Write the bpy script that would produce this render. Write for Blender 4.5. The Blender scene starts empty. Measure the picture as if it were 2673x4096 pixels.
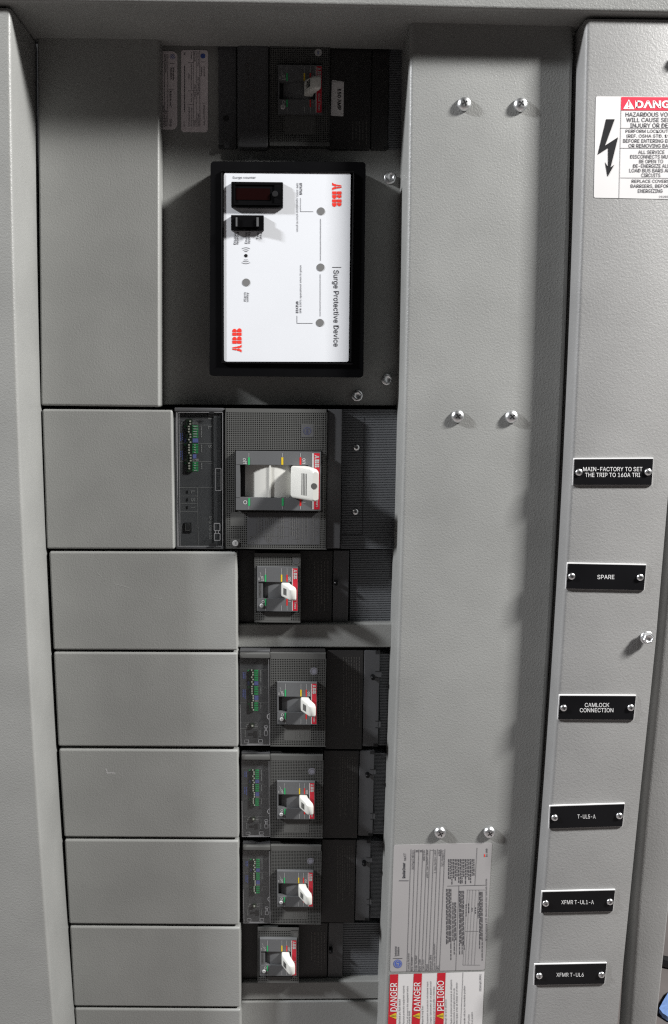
import bpy, bmesh, math, random
from mathutils import Vector, Matrix
random.seed(7)
scene = bpy.context.scene
COL = scene.collection
# ---------------------------------------------------------------- camera
W, H, F = 2673.0, 4096.0, 3094.0          # photo pixels, focal length in photo pixels
CX, CY = 1216.0, 2048.0
PITCH, ROLL, DIST = math.radians(7.7), math.radians(0.57), 0.78
fw = Vector((0, math.cos(PITCH), -math.sin(PITCH)))
up0 = Vector((0, math.sin(PITCH), math.cos(PITCH))); rt0 = Vector((1, 0, 0))
RT = math.cos(ROLL) * rt0 + math.sin(ROLL) * up0
UP = -math.sin(ROLL) * rt0 + math.cos(ROLL) * up0
CAM = Vector((0, -DIST, 0))
cd = bpy.data.cameras.new("camera"); cam = bpy.data.objects.new("camera", cd); COL.objects.link(cam)
m = Matrix((RT, UP, -fw)).transposed().to_4x4(); m.translation = CAM
cam.matrix_world = m
cd.sensor_fit = 'VERTICAL'; cd.sensor_height = 24.0; cd.sensor_width = 24.0 * W / H
cd.lens = F / H * 24.0
cd.shift_x = (W / 2 - CX) / H; cd.shift_y = 0
cd.clip_start = 0.02; cd.clip_end = 50
scene.camera = cam
# ---------------------------------------------------------------- light
wd = bpy.data.worlds.new("World"); scene.world = wd; wd.use_nodes = True
bg = wd.node_tree.nodes["Background"]; bg.inputs[0].default_value = (0.95, 0.97, 1.0, 1); bg.inputs[1].default_value = 0.018
def area(name, loc, target, size, power, col):
    l = bpy.data.lights.new(name, 'AREA'); l.shape = 'SQUARE'; l.size = size; l.energy = power; l.color = col
    o = bpy.data.objects.new(name, l); COL.objects.link(o); o.location = loc
    o.rotation_euler = (Vector(target) - Vector(loc)).to_track_quat('-Z', 'Y').to_euler()
area("ceiling_lamp", (2.00, -0.90, 1.50), (0.15, 0, 0.30), 0.32, 166, (1.0, 0.985, 0.96))
area("ceiling_lamp", (-2.75, -0.95, 1.60), (0.1, 0, 0.15), 0.24, 150, (0.97, 0.98, 1.0))
scene.view_settings.view_transform = 'Standard'; scene.view_settings.look = 'None'
scene.view_settings.exposure = 0; scene.view_settings.gamma = 1
scene.render.film_transparent = False
try:
    scene.cycles.use_denoising = False; scene.cycles.filter_width = 1.25
    scene.cycles.max_bounces = 8; scene.cycles.transparent_max_bounces = 12
    scene.cycles.caustics_reflective = False; scene.cycles.caustics_refractive = False
except Exception: pass
# ---------------------------------------------------------------- materials
def mat(name, col, rough=0.5, metal=0.0, bump=0.0, scale=400.0, spec=0.5, mottle=0.0, dist=0.0005, detail=2.0, speck=0.0):
    mt = bpy.data.materials.new(name); mt.use_nodes = True
    nt = mt.node_tree; b = nt.nodes["Principled BSDF"]
    b.inputs["Base Color"].default_value = (*col, 1); b.inputs["Roughness"].default_value = rough
    b.inputs["Metallic"].default_value = metal; b.inputs["Specular IOR Level"].default_value = spec
    geo = nt.nodes.new("ShaderNodeNewGeometry")
    if bump > 0:
        n = nt.nodes.new("ShaderNodeTexNoise"); n.inputs["Scale"].default_value = scale; n.inputs["Detail"].default_value = detail
        n.inputs["Distortion"].default_value = 0.6
        nt.links.new(geo.outputs["Position"], n.inputs["Vector"])
        bp = nt.nodes.new("ShaderNodeBump"); bp.inputs["Strength"].default_value = bump; bp.inputs["Distance"].default_value = dist
        nt.links.new(n.outputs["Fac"], bp.inputs["Height"]); nt.links.new(bp.outputs["Normal"], b.inputs["Normal"])
    if mottle > 0:
        n2 = nt.nodes.new("ShaderNodeTexNoise"); n2.inputs["Scale"].default_value = 14; n2.inputs["Detail"].default_value = 6
        nt.links.new(geo.outputs["Position"], n2.inputs["Vector"])
        r = nt.nodes.new("ShaderNodeMapRange"); r.inputs[1].default_value = 0.3; r.inputs[2].default_value = 0.7
        r.inputs[3].default_value = 1 - mottle; r.inputs[4].default_value = 1 + mottle
        nt.links.new(n2.outputs["Fac"], r.inputs[0])
        mx = nt.nodes.new("ShaderNodeMix"); mx.data_type = 'RGBA'; mx.blend_type = 'MULTIPLY'; mx.inputs[0].default_value = 1
        mx.inputs[6].default_value = (*col, 1); nt.links.new(r.outputs[0], mx.inputs[7])
        nt.links.new(mx.outputs[2], b.inputs["Base Color"])
        r2 = nt.nodes.new("ShaderNodeMapRange"); r2.inputs[3].default_value = rough - 0.06; r2.inputs[4].default_value = rough + 0.06
        nt.links.new(n2.outputs["Fac"], r2.inputs[0]); nt.links.new(r2.outputs[0], b.inputs["Roughness"])
    return mt
M = {}
M['coat'] = mat("grey_powder_coat", (0.266, 0.270, 0.262), 0.42, bump=0.48, scale=600, mottle=0.075, dist=0.0006, detail=2.5)
M['coat_fine'] = mat("grey_powder_coat_fine", (0.266, 0.270, 0.261), 0.42, bump=0.42, scale=650, mottle=0.075, dist=0.0005)
M['coat_rail'] = mat("grey_powder_coat_coarse", (0.266, 0.266, 0.263), 0.50, bump=0.36, scale=520, mottle=0.075, dist=0.0008, detail=3)
M['void'] = mat("void_shade", (0.012, 0.012, 0.013), 0.8)  # near-black colour standing in for shade in deep gaps, slots and holes
M['plastic'] = mat("charcoal_plastic", (0.070, 0.071, 0.075), 0.5, bump=0.25, scale=1500, dist=0.0002, mottle=0.08)
M['face'] = mat("grey_plastic", (0.086, 0.087, 0.084), 0.5, bump=0.2, scale=1500, dist=0.0002, mottle=0.06)
M['body'] = mat("black_plastic", (0.022, 0.021, 0.021), 0.55, bump=0.2, scale=1300, dist=0.0002, mottle=0.1)
M['rib'] = mat("rib_plastic", (0.130, 0.136, 0.146), 0.5, mottle=0.08)
M['frame'] = mat("mid_grey_plastic", (0.105, 0.108, 0.112), 0.42, bump=0.15, scale=1500, dist=0.0002, mottle=0.05)
M['gloss'] = mat("gloss_black", (0.0025, 0.0025, 0.003), 0.35, spec=0.22, bump=0.15, scale=300, mottle=0.2, dist=0.0002)
M['black'] = mat("matt_black", (0.010, 0.010, 0.011), 0.45)
M['plate'] = mat("engraved_black", (0.005, 0.005, 0.006), 0.4, spec=0.2, bump=0.1, scale=700, dist=0.0002, mottle=0.2)
M['white'] = mat("white_print_film", (0.67, 0.69, 0.725), 0.35, spec=0.3, mottle=0.015)
M['handle'] = mat("ivory_plastic", (0.60, 0.60, 0.565), 0.38, mottle=0.03)
M['track'] = mat("beige_plastic", (0.56, 0.56, 0.53), 0.5, mottle=0.04)
M['sticker'] = mat("grey_film", (0.36, 0.35, 0.352), 0.4, mottle=0.04)
M['sticker_w'] = mat("white_film", (0.66, 0.65, 0.65), 0.38, mottle=0.03)
M['ink'] = mat("black_ink", (0.010, 0.010, 0.012), 0.6, spec=0.15)
M['ink_grey'] = mat("grey_ink", (0.055, 0.055, 0.065), 0.6, spec=0.15)
M['ink_pale'] = mat("pale_print", (0.42, 0.42, 0.42), 0.5)
M['ink_dim'] = mat("dim_print", (0.115, 0.115, 0.112), 0.5)
M['ink_panel'] = mat('panel_print', (0.24, 0.24, 0.24), 0.5)
M['ink_faint'] = mat("faint_print", (0.080, 0.077, 0.072), 0.5)
M['ink_white'] = mat("white_print", (0.8, 0.8, 0.8), 0.45)
M['red'] = mat("red_ink", (0.80, 0.045, 0.03), 0.4)
M['danger'] = mat("danger_red", (0.72, 0.022, 0.06), 0.4)
M['crimson'] = mat("crimson_red", (0.50, 0.008, 0.022), 0.4)
M['stripe'] = mat("stripe_red", (0.48, 0.012, 0.03), 0.42)
M['mark_red'] = mat("mark_red", (0.6, 0.02, 0.02), 0.45)
M['green'] = mat("mark_green", (0.03, 0.36, 0.12), 0.45)
M['green_dim'] = mat("label_green", (0.03, 0.27, 0.09), 0.5)
M['pcb'] = mat("switch_block_green", (0.008, 0.018, 0.008), 0.5)
M['yellow'] = mat("mark_yellow", (0.65, 0.46, 0.02), 0.45)
M['badge_navy'] = mat('badge_navy', (0.055, 0.06, 0.11), 0.5)
M['sticker_dev'] = mat('device_film', (0.80, 0.74, 0.76), 0.4, mottle=0.04)
M['scuff'] = mat('rubbed_paint', (0.37, 0.375, 0.365), 0.6)
M['blue'] = mat("logo_blue", (0.07, 0.12, 0.42), 0.5)
M['blue_pale'] = mat("label_blue", (0.13, 0.16, 0.42), 0.5)
M['steel'] = mat("zinc_steel", (0.84, 0.85, 0.86), 0.34, metal=1.0, mottle=0.06)
M['grille'] = mat("pip_ivory", (0.42, 0.42, 0.36), 0.5)
M['led'] = mat("unlit_lens", (0.17, 0.17, 0.17), 0.25, mottle=0.05)
M['display'] = mat("dark_red_lens", (0.008, 0.002, 0.002), 0.15)
M['floor'] = mat("floor_paint", (0.20, 0.18, 0.175), 0.5, bump=0.2, scale=40, mottle=0.12, dist=0.002)
M['sheet'] = mat("blue_plastic", (0.24, 0.40, 0.80), 0.6, mottle=0.1, bump=0.5, scale=30, dist=0.01)
M['logo_grey'] = mat("logo_grey", (0.20, 0.20, 0.24), 0.45, mottle=0.05)
def clear_mat():
    mt = bpy.data.materials.new("clear_plastic"); mt.use_nodes = True; nt = mt.node_tree
    nt.nodes.clear(); out = nt.nodes.new("ShaderNodeOutputMaterial")
    t = nt.nodes.new("ShaderNodeBsdfTransparent"); t.inputs[0].default_value = (0.90, 0.91, 0.91, 1)
    g = nt.nodes.new("ShaderNodeBsdfGlossy"); g.inputs["Roughness"].default_value = 0.08
    mx = nt.nodes.new("ShaderNodeMixShader")
    mx.inputs[0].default_value = 0.05; nt.links.new(t.outputs[0], mx.inputs[1]); nt.links.new(g.outputs[0], mx.inputs[2])
    nt.links.new(mx.outputs[0], out.inputs[0]); return mt
M['clear'] = clear_mat()
M['clear_edge'] = mat("clear_plastic_edge", (0.30, 0.30, 0.31), 0.2)
# ---------------------------------------------------------------- geometry helpers
def U(px, py, Y):
    d = fw + RT * ((px - CX) / F) + UP * ((CY - py) / F)
    return CAM + d * ((Y - CAM.y) / d.y)
PXM = DIST / F * 1.0
def poly_dist(Y):            # metres per photo pixel near the picture's middle at depth Y
    return (Y + DIST) / F
class Zm:
    def __init__(s, ox, oy, k): s.ox, s.oy, s.k = ox, oy, k
    def __call__(s, *a):
        return tuple((v / s.k + (s.ox if i % 2 == 0 else s.oy)) for i, v in enumerate(a))
class MB:
    def __init__(s): s.bm = bmesh.new(); s.wn = False
    def prism(s, front, back, bevel=0.0, seg=3):
        """front/back: same-length loops of world points"""
        tmp = bmesh.new() if bevel else s.bm
        a = [tmp.verts.new(p) for p in front]; b = [tmp.verts.new(p) for p in back]; n = len(a)
        fs = [tmp.faces.new(a), tmp.faces.new(b[::-1])]
        for i in range(n):
            fs.append(tmp.faces.new((a[i], b[i], b[(i + 1) % n], a[(i + 1) % n])))
        if bevel:
            bmesh.ops.recalc_face_normals(tmp, faces=tmp.faces)
            bmesh.ops.bevel(tmp, geom=list(tmp.edges), offset=bevel, segments=seg, profile=0.5, affect='EDGES', clamp_overlap=True)
            s.merge(tmp); s.wn = True
        return s
    def merge(s, tmp):
        me = bpy.data.meshes.new("tmp"); tmp.to_mesh(me); tmp.free(); s.bm.from_mesh(me); bpy.data.meshes.remove(me)
    def quad4(s, p, Yf, Yb, bevel=0.0, seg=3):
        """p: 4 px points (tl,tr,br,bl) as seen at depth Yf; extruded straight back to Yb"""
        fr = [U(x, y, Yf) for x, y in p]; return s.prism(fr, [Vector((q.x, Yb, q.z)) for q in fr], bevel, seg)
    def box(s, r, Yf, Yb, bevel=0.0, seg=2):
        x0, y0, x1, y1 = r
        X0 = U(x0, (y0 + y1) / 2, Yf).x; X1 = U(x1, (y0 + y1) / 2, Yf).x
        Z0 = U((x0 + x1) / 2, y0, Yf).z; Z1 = U((x0 + x1) / 2, y1, Yf).z
        return s.wbox(X0, X1, Yf, Yb, Z1, Z0, bevel, seg)
    def wbox(s, X0, X1, Y0, Y1, Z0, Z1, bevel=0.0, seg=2):
        fr = [Vector((X0, Y0, Z1)), Vector((X1, Y0, Z1)), Vector((X1, Y0, Z0)), Vector((X0, Y0, Z0))]
        return s.prism(fr, [Vector((q.x, Y1, q.z)) for q in fr], bevel, seg)
    def face(s, pts, Y):
        vs = [s.bm.verts.new(U(x, y, Y)) for x, y in pts]
        try: s.bm.faces.new(vs)
        except ValueError: pass
        return s
    def bar(s, x0, y0, x1, y1, w, Y):
        dx, dy = x1 - x0, y1 - y0; L = math.hypot(dx, dy) or 1; nx, ny = -dy / L * w / 2, dx / L * w / 2
        return s.face([(x0 + nx, y0 + ny), (x1 + nx, y1 + ny), (x1 - nx, y1 - ny), (x0 - nx, y0 - ny)], Y)
    def rect(s, r, Y): x0, y0, x1, y1 = r; return s.face([(x0, y0), (x1, y0), (x1, y1), (x0, y1)], Y)
    def outline(s, r, w, Y):
        x0, y0, x1, y1 = r
        s.bar(x0, y0, x1, y0, w, Y); s.bar(x0, y1, x1, y1, w, Y)
        s.bar(x0, y0 + w, x0, y1 - w, w, Y); s.bar(x1, y0 + w, x1, y1 - w, w, Y); return s
    def rslab(s, pts, r, Yf, Yb, seg=5):
        """rounded slab through 4 px corners (tl,tr,br,bl) with px radius r"""
        out = []
        for i in range(4):
            p = Vector(pts[i]); a = Vector(pts[i - 1]); b = Vector(pts[(i + 1) % 4])
            da = (a - p).normalized(); db = (b - p).normalized()
            c = p + (da + db) * r
            for k in range(seg + 1):
                t = k / seg * math.pi / 2
                q = c - db * r * math.cos(t) - da * r * math.sin(t)
                out.append((q.x, q.y))
        fr = [U(x, y, Yf) for x, y in out]; return s.prism(fr, [Vector((q.x, Yb, q.z)) for q in fr])
    def disc(s, cx, cy, r, Y, n=24):
        return s.face([(cx + r * math.cos(i / n * 6.28318), cy + r * math.sin(i / n * 6.28318)) for i in range(n)], Y)
    def ring(s, cx, cy, r, w, Y, a0=0, a1=360, n=28):
        for i in range(n):
            t0 = math.radians(a0 + (a1 - a0) * i / n); t1 = math.radians(a0 + (a1 - a0) * (i + 1) / n)
            s.face([(cx + (r - w / 2) * math.cos(t0), cy + (r - w / 2) * math.sin(t0)), (cx + (r + w / 2) * math.cos(t0), cy + (r + w / 2) * math.sin(t0)),
                    (cx + (r + w / 2) * math.cos(t1), cy + (r + w / 2) * math.sin(t1)), (cx + (r - w / 2) * math.cos(t1), cy + (r - w / 2) * math.sin(t1))], Y)
        return s
    def lathe(s, c, prof, n=28, rot=0.0, cap=True):
        """axis along Y at world point c; prof = [(radius, y offset)] front to back"""
        rings = []
        for r, y in prof:
            rings.append([s.bm.verts.new((c.x + r * math.cos(rot + i / n * 2 * math.pi), c.y + y, c.z + r * math.sin(rot + i / n * 2 * math.pi))) for i in range(n)])
        if cap: s.bm.faces.new(rings[0]); s.bm.faces.new(rings[-1][::-1])
        for a, b in zip(rings, rings[1:]):
            for i in range(n): s.bm.faces.new((a[i], b[i], b[(i + 1) % n], a[(i + 1) % n]))
        return s
    def loft(s, rings):
        rv = [[s.bm.verts.new(p) for p in r] for r in rings]; n = len(rv[0])
        s.bm.faces.new(rv[0]); s.bm.faces.new(rv[-1][::-1])
        for a, b in zip(rv, rv[1:]):
            for i in range(n): s.bm.faces.new((a[i], b[i], b[(i + 1) % n], a[(i + 1) % n]))
        return s
    def sheet(s, rows):
        """open loft: rows of world points"""
        rv = [[s.bm.verts.new(p) for p in r] for r in rows]
        for a, b in zip(rv, rv[1:]):
            for i in range(len(a) - 1): s.bm.faces.new((a[i], a[i + 1], b[i + 1], b[i]))
        return s
    def text(s, t, cx, cy, L, Hh, Y, rot='h', bold=0.0, slant=0.0):
        vs, fs = text_mesh(t, bold)
        co = []
        for x, y in vs:
            a, b = (x + slant * y) * L, y * Hh
            if rot == 'h': p = (cx + a, cy - b)
            elif rot == 'dn': p = (cx + b, cy + a)
            else: p = (cx - b, cy - a)
            co.append(s.bm.verts.new(U(p[0], p[1], Y)))
        for f in fs:
            try: s.bm.faces.new([co[i] for i in f])
            except ValueError: pass
        return s
    def fine(s, r, Y, rot, n, fill=0.55, word=(8, 26), gap=3):
        """n lines of unreadable small print inside rect r"""
        x0, y0, x1, y1 = r
        for k in range(n):
            lo, hi = (x0, x1) if rot == 'h' else (y0, y1)
            aw = ((y1 - y0) if rot == 'h' else (x1 - x0)) / n
            c = (y0 if rot == 'h' else x0) + aw * (k + 0.5); p = lo; end = lo + (hi - lo) * random.uniform(0.6, 1.0)
            while p < end:
                w = min(random.uniform(*word), hi - p)
                if rot == 'h': s.bar(p, c, p + w, c, aw * fill, Y)
                else: s.bar(c, p, c, p + w, aw * fill, Y)
                p += w + gap
        return s
    def build(s, name, m, parent=None, flat=False):
        if len(s.bm.verts) == 0: return None
        o0 = ORG.get(top(parent), Vector((0, 0, 0))) if parent else None
        bmesh.ops.recalc_face_normals(s.bm, faces=s.bm.faces)
        me = bpy.data.meshes.new(name)
        if parent is None:
            o0 = sum((v.co for v in s.bm.verts), Vector()) / len(s.bm.verts)
        bmesh.ops.translate(s.bm, verts=s.bm.verts, vec=-o0)
        s.bm.to_mesh(me); s.bm.free(); me.materials.append(M[m])
        o = bpy.data.objects.new(name, me); COL.objects.link(o)
        if parent: o.parent = parent
        else: o.location = o0; ORG[o.name] = o0
        if not flat:
            me.shade_smooth(); me.set_sharp_from_angle(angle=math.radians(38))
            if s.wn:
                w = o.modifiers.new("wn", 'WEIGHTED_NORMAL'); w.keep_sharp = True
        return o
ORG = {}
def top(o):
    while o is not None and o.parent: o = o.parent
    return o.name if o else None
TC = {}
FONT = None
try:      # Blender's own bundled sans face; the built-in font if it is missing
    import os
    for _n in ("Inter.woff2", "Inter.ttf"):
        _p = os.path.join(bpy.utils.system_resource('DATAFILES'), "fonts", _n)
        if os.path.exists(_p): FONT = bpy.data.fonts.load(_p); break
except Exception: FONT = None
def text_mesh(t, bold):
    k = (t, bold)
    if k in TC: return TC[k]
    c = bpy.data.curves.new("t", 'FONT'); c.body = t; c.size = 1
    if FONT: c.font = FONT
    c.offset = bold; c.resolution_u = 3; c.fill_mode = 'FRONT'
    o = bpy.data.objects.new("t", c); me = bpy.data.meshes.new_from_object(o)
    vs = [(v.co.x, v.co.y) for v in me.vertices]; fs = [tuple(p.vertices) for p in me.polygons]
    bpy.data.objects.remove(o); bpy.data.curves.remove(c); bpy.data.meshes.remove(me)
    x0 = min(v[0] for v in vs); x1 = max(v[0] for v in vs); y0 = min(v[1] for v in vs); y1 = max(v[1] for v in vs)
    TC[k] = ([((x - x0) / (x1 - x0) - 0.5, (y - y0) / (y1 - y0) - 0.5) for x, y in vs], fs)
    return TC[k]
def tag(o, label=None, cat=None, group=None, kind=None):
    if label: o['label'] = label
    if cat: o['category'] = cat
    if group: o['group'] = group
    if kind: o['kind'] = kind
    return o
def thing(name, label, cat, px, py, Y, group=None):
    o = bpy.data.objects.new(name, None); COL.objects.link(o); o.location = U(px, py, Y); o.empty_display_size = 0.01
    ORG[o.name] = o.location.copy(); return tag(o, label, cat, group)
def rring(X0, X1, Z0, Z1, Y, r, k=3, tilt=0.0):
    out = []
    r = min(r, (X1 - X0) / 2.01, (Z1 - Z0) / 2.01)
    for cx, cz, a in ((X1 - r, Z1 - r, 0), (X0 + r, Z1 - r, 90), (X0 + r, Z0 + r, 180), (X1 - r, Z0 + r, 270)):
        for i in range(k + 1):
            t = math.radians(a + 90 * i / k); x = cx + r * math.cos(t)
            out.append(Vector((x, Y + tilt * (x - (X0 + X1) / 2), cz + r * math.sin(t))))
    return out
def interp(tab, y):
    if y <= tab[0][1]: a, b = tab[0], tab[1]
    elif y >= tab[-1][1]: a, b = tab[-2], tab[-1]
    else:
        for a, b in zip(tab, tab[1:]):
            if a[1] <= y <= b[1]: break
    t = (y - a[1]) / (b[1] - a[1]); return a[0] + (b[0] - a[0]) * t
def smooth_tab(tab, lo, hi, step=200):
    """resample a px edge table by a least squares parabola so a rail is one gentle bow, not kinks"""
    import numpy as np
    ys = np.array([p[1] for p in tab], float) / 1000; xs = np.array([p[0] for p in tab], float)
    c = np.polyfit(ys, xs, 2); n = int((hi - lo) / step) + 1
    return [(float(np.polyval(c, y / 1000)), y) for y in [lo + (hi - lo) * i / n for i in range(n + 1)]]
# ---------------------------------------------------------------- the setting
def setting():
    mb = MB(); mb.wbox(-1.2, 0.368, 0.085, 0.10, -1.24, 0.60); tag(mb.build('cabinet_interior_wall', 'void'), kind='structure')  # backing sheet coloured black, the darkness of the cabinet's depth painted in
    mb = MB(); vs = [mb.bm.verts.new(p) for p in ((-6, -6, -1.25), (6, -6, -1.25), (6, 9, -1.25), (-6, 9, -1.25))]; mb.bm.faces.new(vs)
    tag(mb.build('floor', 'floor', flat=True), kind='structure')
setting()
# header over the door opening
def header():
    mb = MB(); YF = -0.066
    e = [(-500, 0), (0, 3), (500, 9), (1000, 16), (1550, 26), (2100, 40), (2673, 52), (3300, 66)]
    rows = []
    r = 0.003
    for x, y in e:
        p = U(x, y, YF); q = []
        q.append(Vector((p.x, YF, p.z + 0.12)))
        for k in range(5):
            a = math.radians(k / 4 * 90); q.append(Vector((p.x, YF + r - r * math.cos(a), p.z + r - r * math.sin(a))))
        q.append(Vector((p.x, 0.012, p.z - 0.0005))); q.append(Vector((p.x, 0.012, p.z + 0.12)))
        rows.append(q)
    mb.loft(rows); o = mb.build('header_rail', 'coat')
    tag(o, "long grey header rail running across the top of the cabinet opening", "cabinet rail")
header()
# ---- the door frame along one side
LF = [(42, 50), (45, 430), (50, 800), (68, 1500), (95, 2150), (122, 2700), (165, 3400), (216, 4096)]
def side_frame():
    mb = MB(); YF = -0.060; r = 0.0035; rows = []
    tab = smooth_tab(LF, 33, 4500)
    for i, (x, y) in enumerate(tab):
        p = U(x, y, YF); q = [Vector((p.x - 0.30, 0.02, p.z)), Vector((p.x - 0.30, YF, p.z))]
        for k in range(5):
            a = math.radians(k / 4 * 90); q.append(Vector((p.x - r + r * math.sin(a), YF + r - r * math.cos(a), p.z)))
        q.append(Vector((p.x, 0.004, p.z))); q.append(Vector((p.x - 0.004, 0.02, p.z)))
        rows.append(q)
    mb.loft(rows); o = mb.build('door_jamb', 'coat')
    tag(o, "wide grey door jamb with a bright inner flank, beside the stacked filler plates", "cabinet rail")
side_frame()
# ---- filler plates
def filler(pts, label, Yf=0.0):
    mb = MB(); mb.quad4(pts, Yf, Yf + 0.020, 0.0024, 3); o = mb.build('filler_plate', 'coat_fine')
    tag(o, label, "filler plate", "grey filler plates stacked in one column"); return o
fillers = [
 ([(148, 131), (638, 131), (639, 1628), (163, 1622)], "tallest grey filler plate, half in shadow, beside the white surge panel"),
 ([(167, 1636), (690, 1640), (699, 2198), (186, 2196)], "nearly square grey filler plate beside the largest breaker"),
 ([(195, 2206), (946, 2208), (951, 2603), (213, 2600)], "scratched grey filler plate just below the nearly square one"),
 ([(213, 2609), (950, 2612), (953, 2990), (232, 2986)], "grey filler plate beside the upper breaker with green switches"),
 ([(234, 2997), (953, 3001), (956, 3354), (256, 3349)], "grey filler plate with a small white hook-shaped scuff"),
 ([(257, 3359), (955, 3363), (957, 3702), (276, 3697)], "grey filler plate beside the lowest breaker with green switches"),
 ([(278, 3706), (961, 3711), (963, 4031), (295, 4026)], "grey filler plate beside the lowest small breaker with white lever"),
 ([(298, 4034), (963, 4039), (965, 4330), (315, 4326)], "grey filler plate cut off by the bottom edge of the photo"),
]
for p, l in fillers: filler(p, l)
# small scuff marks on the plates (paint rubbed pale)
def scuffs():
    for pts, host in (([(423, 3074), (429, 3086), (427, 3092), (446, 3091), (462, 3093)], "plate"), ):
        mb = MB()
        for a, b in zip(pts, pts[1:]): mb.bar(*a, *b, 5, -0.0001)
        o = mb.build('scuff', 'ink_pale', [x for x in COL.objects if x.get('label', '').endswith('hook-shaped scuff')][0])
scuffs()
def scratches():
    h = [x for x in COL.objects if x.get('label', '').startswith('scratched grey')][0]
    mb = MB()
    for l in ([(388, 2290), (398, 2299), (408, 2308)], [(455, 2335), (488, 2343), (522, 2354)], [(214, 2390), (228, 2399), (243, 2408)], [(618, 2390), (650, 2396)], [(780, 2443), (812, 2449), (842, 2461)]):
        for a, b in zip(l, l[1:]): mb.bar(*a, *b, 2.2, -0.0001)
    mb.build('scratch', 'scuff', h)
scratches()
# ---- mounting plate behind the surge device and the dark breaker
def mounting_plate():
    mb = MB(); mb.quad4([(560, 128), (1640, 128), (1590, 1622), (560, 1618)], 0.020, 0.023, 0.001, 2)
    tag(mb.build('mounting_plate', 'coat_fine'), "recessed grey mounting plate behind the white surge panel", "mounting plate")
    for (px, py, lab) in ((1560, 713, "bright hex head screw at the upper corner of the surge panel"), (1548, 1518, "shaded hex head screw beside the lower corner of the surge panel"), (1429, 1583, "shaded hex head screw just below the surge panel")):
        hexscrew(px, py, 0.020, 20, lab)
def hexscrew(px, py, Yb, rpx, lab, h=0.006, group="hex screws of the mounting plate"):
    R = rpx * poly_dist(Yb); t = thing('hex_screw', lab, 'screw', px, py, Yb, group); c = U(px, py, Yb)
    mb = MB(); mb.lathe(c, [(R * 0.9, -0.0014), (R * 1.08, -0.0008), (R * 1.08, 0)], 28); mb.build('washer', 'steel', t)
    mb = MB(); mb.lathe(c, [(R * 0.45, -h + 0.0012), (R * 0.62, -h + 0.0007), (R * 0.72, -h), (R * 0.80, -h), (R * 0.90, -h + 0.001), (R * 0.90, -0.0010)], 6, 0.3); mb.build('head', 'steel', t)
    return t
mounting_plate()
def strip(pts, Yf, name, lab, cat):
    mb = MB(); mb.quad4(pts, Yf, Yf + 0.012, 0.0016, 3); tag(mb.build(name, 'coat_fine'), lab, cat)
strip([(940, 2497), (1600, 2494), (1590, 2590), (940, 2591)], 0.017, 'cross_strip', "narrow grey cross strip under the upper small breaker", "cross strip")
strip([(950, 3930), (1540, 3924), (1535, 3996), (955, 4001)], 0.017, 'cross_strip', "narrow grey cross strip under the lowest small breaker", "cross strip")
strip([(950, 4008), (1535, 4004), (1530, 4300), (955, 4300)], 0.016, 'cover_plate', "grey cover plate at the bottom beneath the lowest cross strip", "cover plate")
# ---- wide channel cover
CF = [(1637, 180), (1630, 900), (1621, 1500), (1617, 1706), (1608, 1964), (1600, 2221), (1590, 2582), (1584, 2700), (1566, 3377), (1552, 3686), (1542, 3918), (1535, 4096)]
CB = [(2296, 210), (2277, 900), (2257, 1500), (2219, 2221), (2193, 2700), (2138, 3480), (2085, 4096)]
YC = -0.040
def channel():
    mb = MB(); lf = smooth_tab(CF, 84, 4500); rf = smooth_tab(CB, 84, 4500); r = 0.0042; rows = []
    for (x, y), (x2, y2) in zip(lf, rf):
        p = U(x, y, YC); p2 = U(x2, y2, YC); q = [Vector((p.x, 0.030, p.z))]
        for k in range(6):
            a = math.radians(90 - k / 5 * 90); q.append(Vector((p.x + r - r * math.sin(a), YC + r - r * math.cos(a), p.z)))
        for k in range(6):
            a = math.radians(k / 5 * 90); q.append(Vector((p2.x - r + r * math.sin(a), YC + r - r * math.cos(a), p2.z - (p2.z - p.z))))
        q.append(Vector((p2.x, 0.030, p.z)))
        rows.append(q)
    mb.loft(rows); tag(mb.build('channel_cover', 'coat'), "wide plain grey channel cover with six screws, standing proud of the breakers", "channel cover")
channel()
def domescrew(px, py, Yb, rpx, lab, name='pan_head_screw', parent=None, group=None, h=None, rot=0.6):
    R = rpx * poly_dist(Yb); h = h or R * 0.62; c = U(px, py, Yb)
    t = parent if parent else thing(name, lab, 'screw', px, py, Yb, group)
    prof = [(R * 0.30, -h)]
    for k in range(1, 7):
        a = math.radians(k / 6 * 88); prof.append((R * (0.30 + 0.70 * math.sin(a)), -h * (0.22 + 0.78 * math.cos(a))))
    prof.append((R * 0.98, 0))
    mb = MB(); mb.lathe(c, prof, 28); hd = mb.build('head' if not parent else 'screw', 'steel', t)
    # cross recess: four raised lobes above the crown, the cut's shade painted black
    mb = MB(); n = 32; ring = []
    for i in range(n):
        a = i / n * 2 * math.pi; rr = R * (0.30 + 0.20 * math.cos(4 * (a - rot)))
        ring.append(Vector((c.x + rr * math.cos(a), c.y - h - 0.0001, c.z + rr * math.sin(a))))
    mb.prism(ring, [Vector((q.x * 1 - (q.x - c.x) * 0.3, c.y - h + 0.0012, q.z - (q.z - c.z) * 0.3)) for q in ring])
    mb.build('cross_recess', 'black', hd if parent else t)
    return t
pos = [(1856, 418, 'upper left'), (2081, 421, 'upper right'), (1830, 1665, 'middle left'), (2045, 1667, 'middle right'), (1760, 3327, 'lower left'), (1957, 3326, 'lower right')]
lab6 = ["topmost screw on the wide cover, nearer the breakers", "topmost screw on the wide cover, nearer the nameplate rail", "middle height screw on the wide cover, nearer the breakers",
        "middle height screw on the wide cover, nearer the nameplate rail", "screw directly above the grey rating label, nearer the breakers", "screw above the grey rating label, nearer the nameplate rail"]
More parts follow.
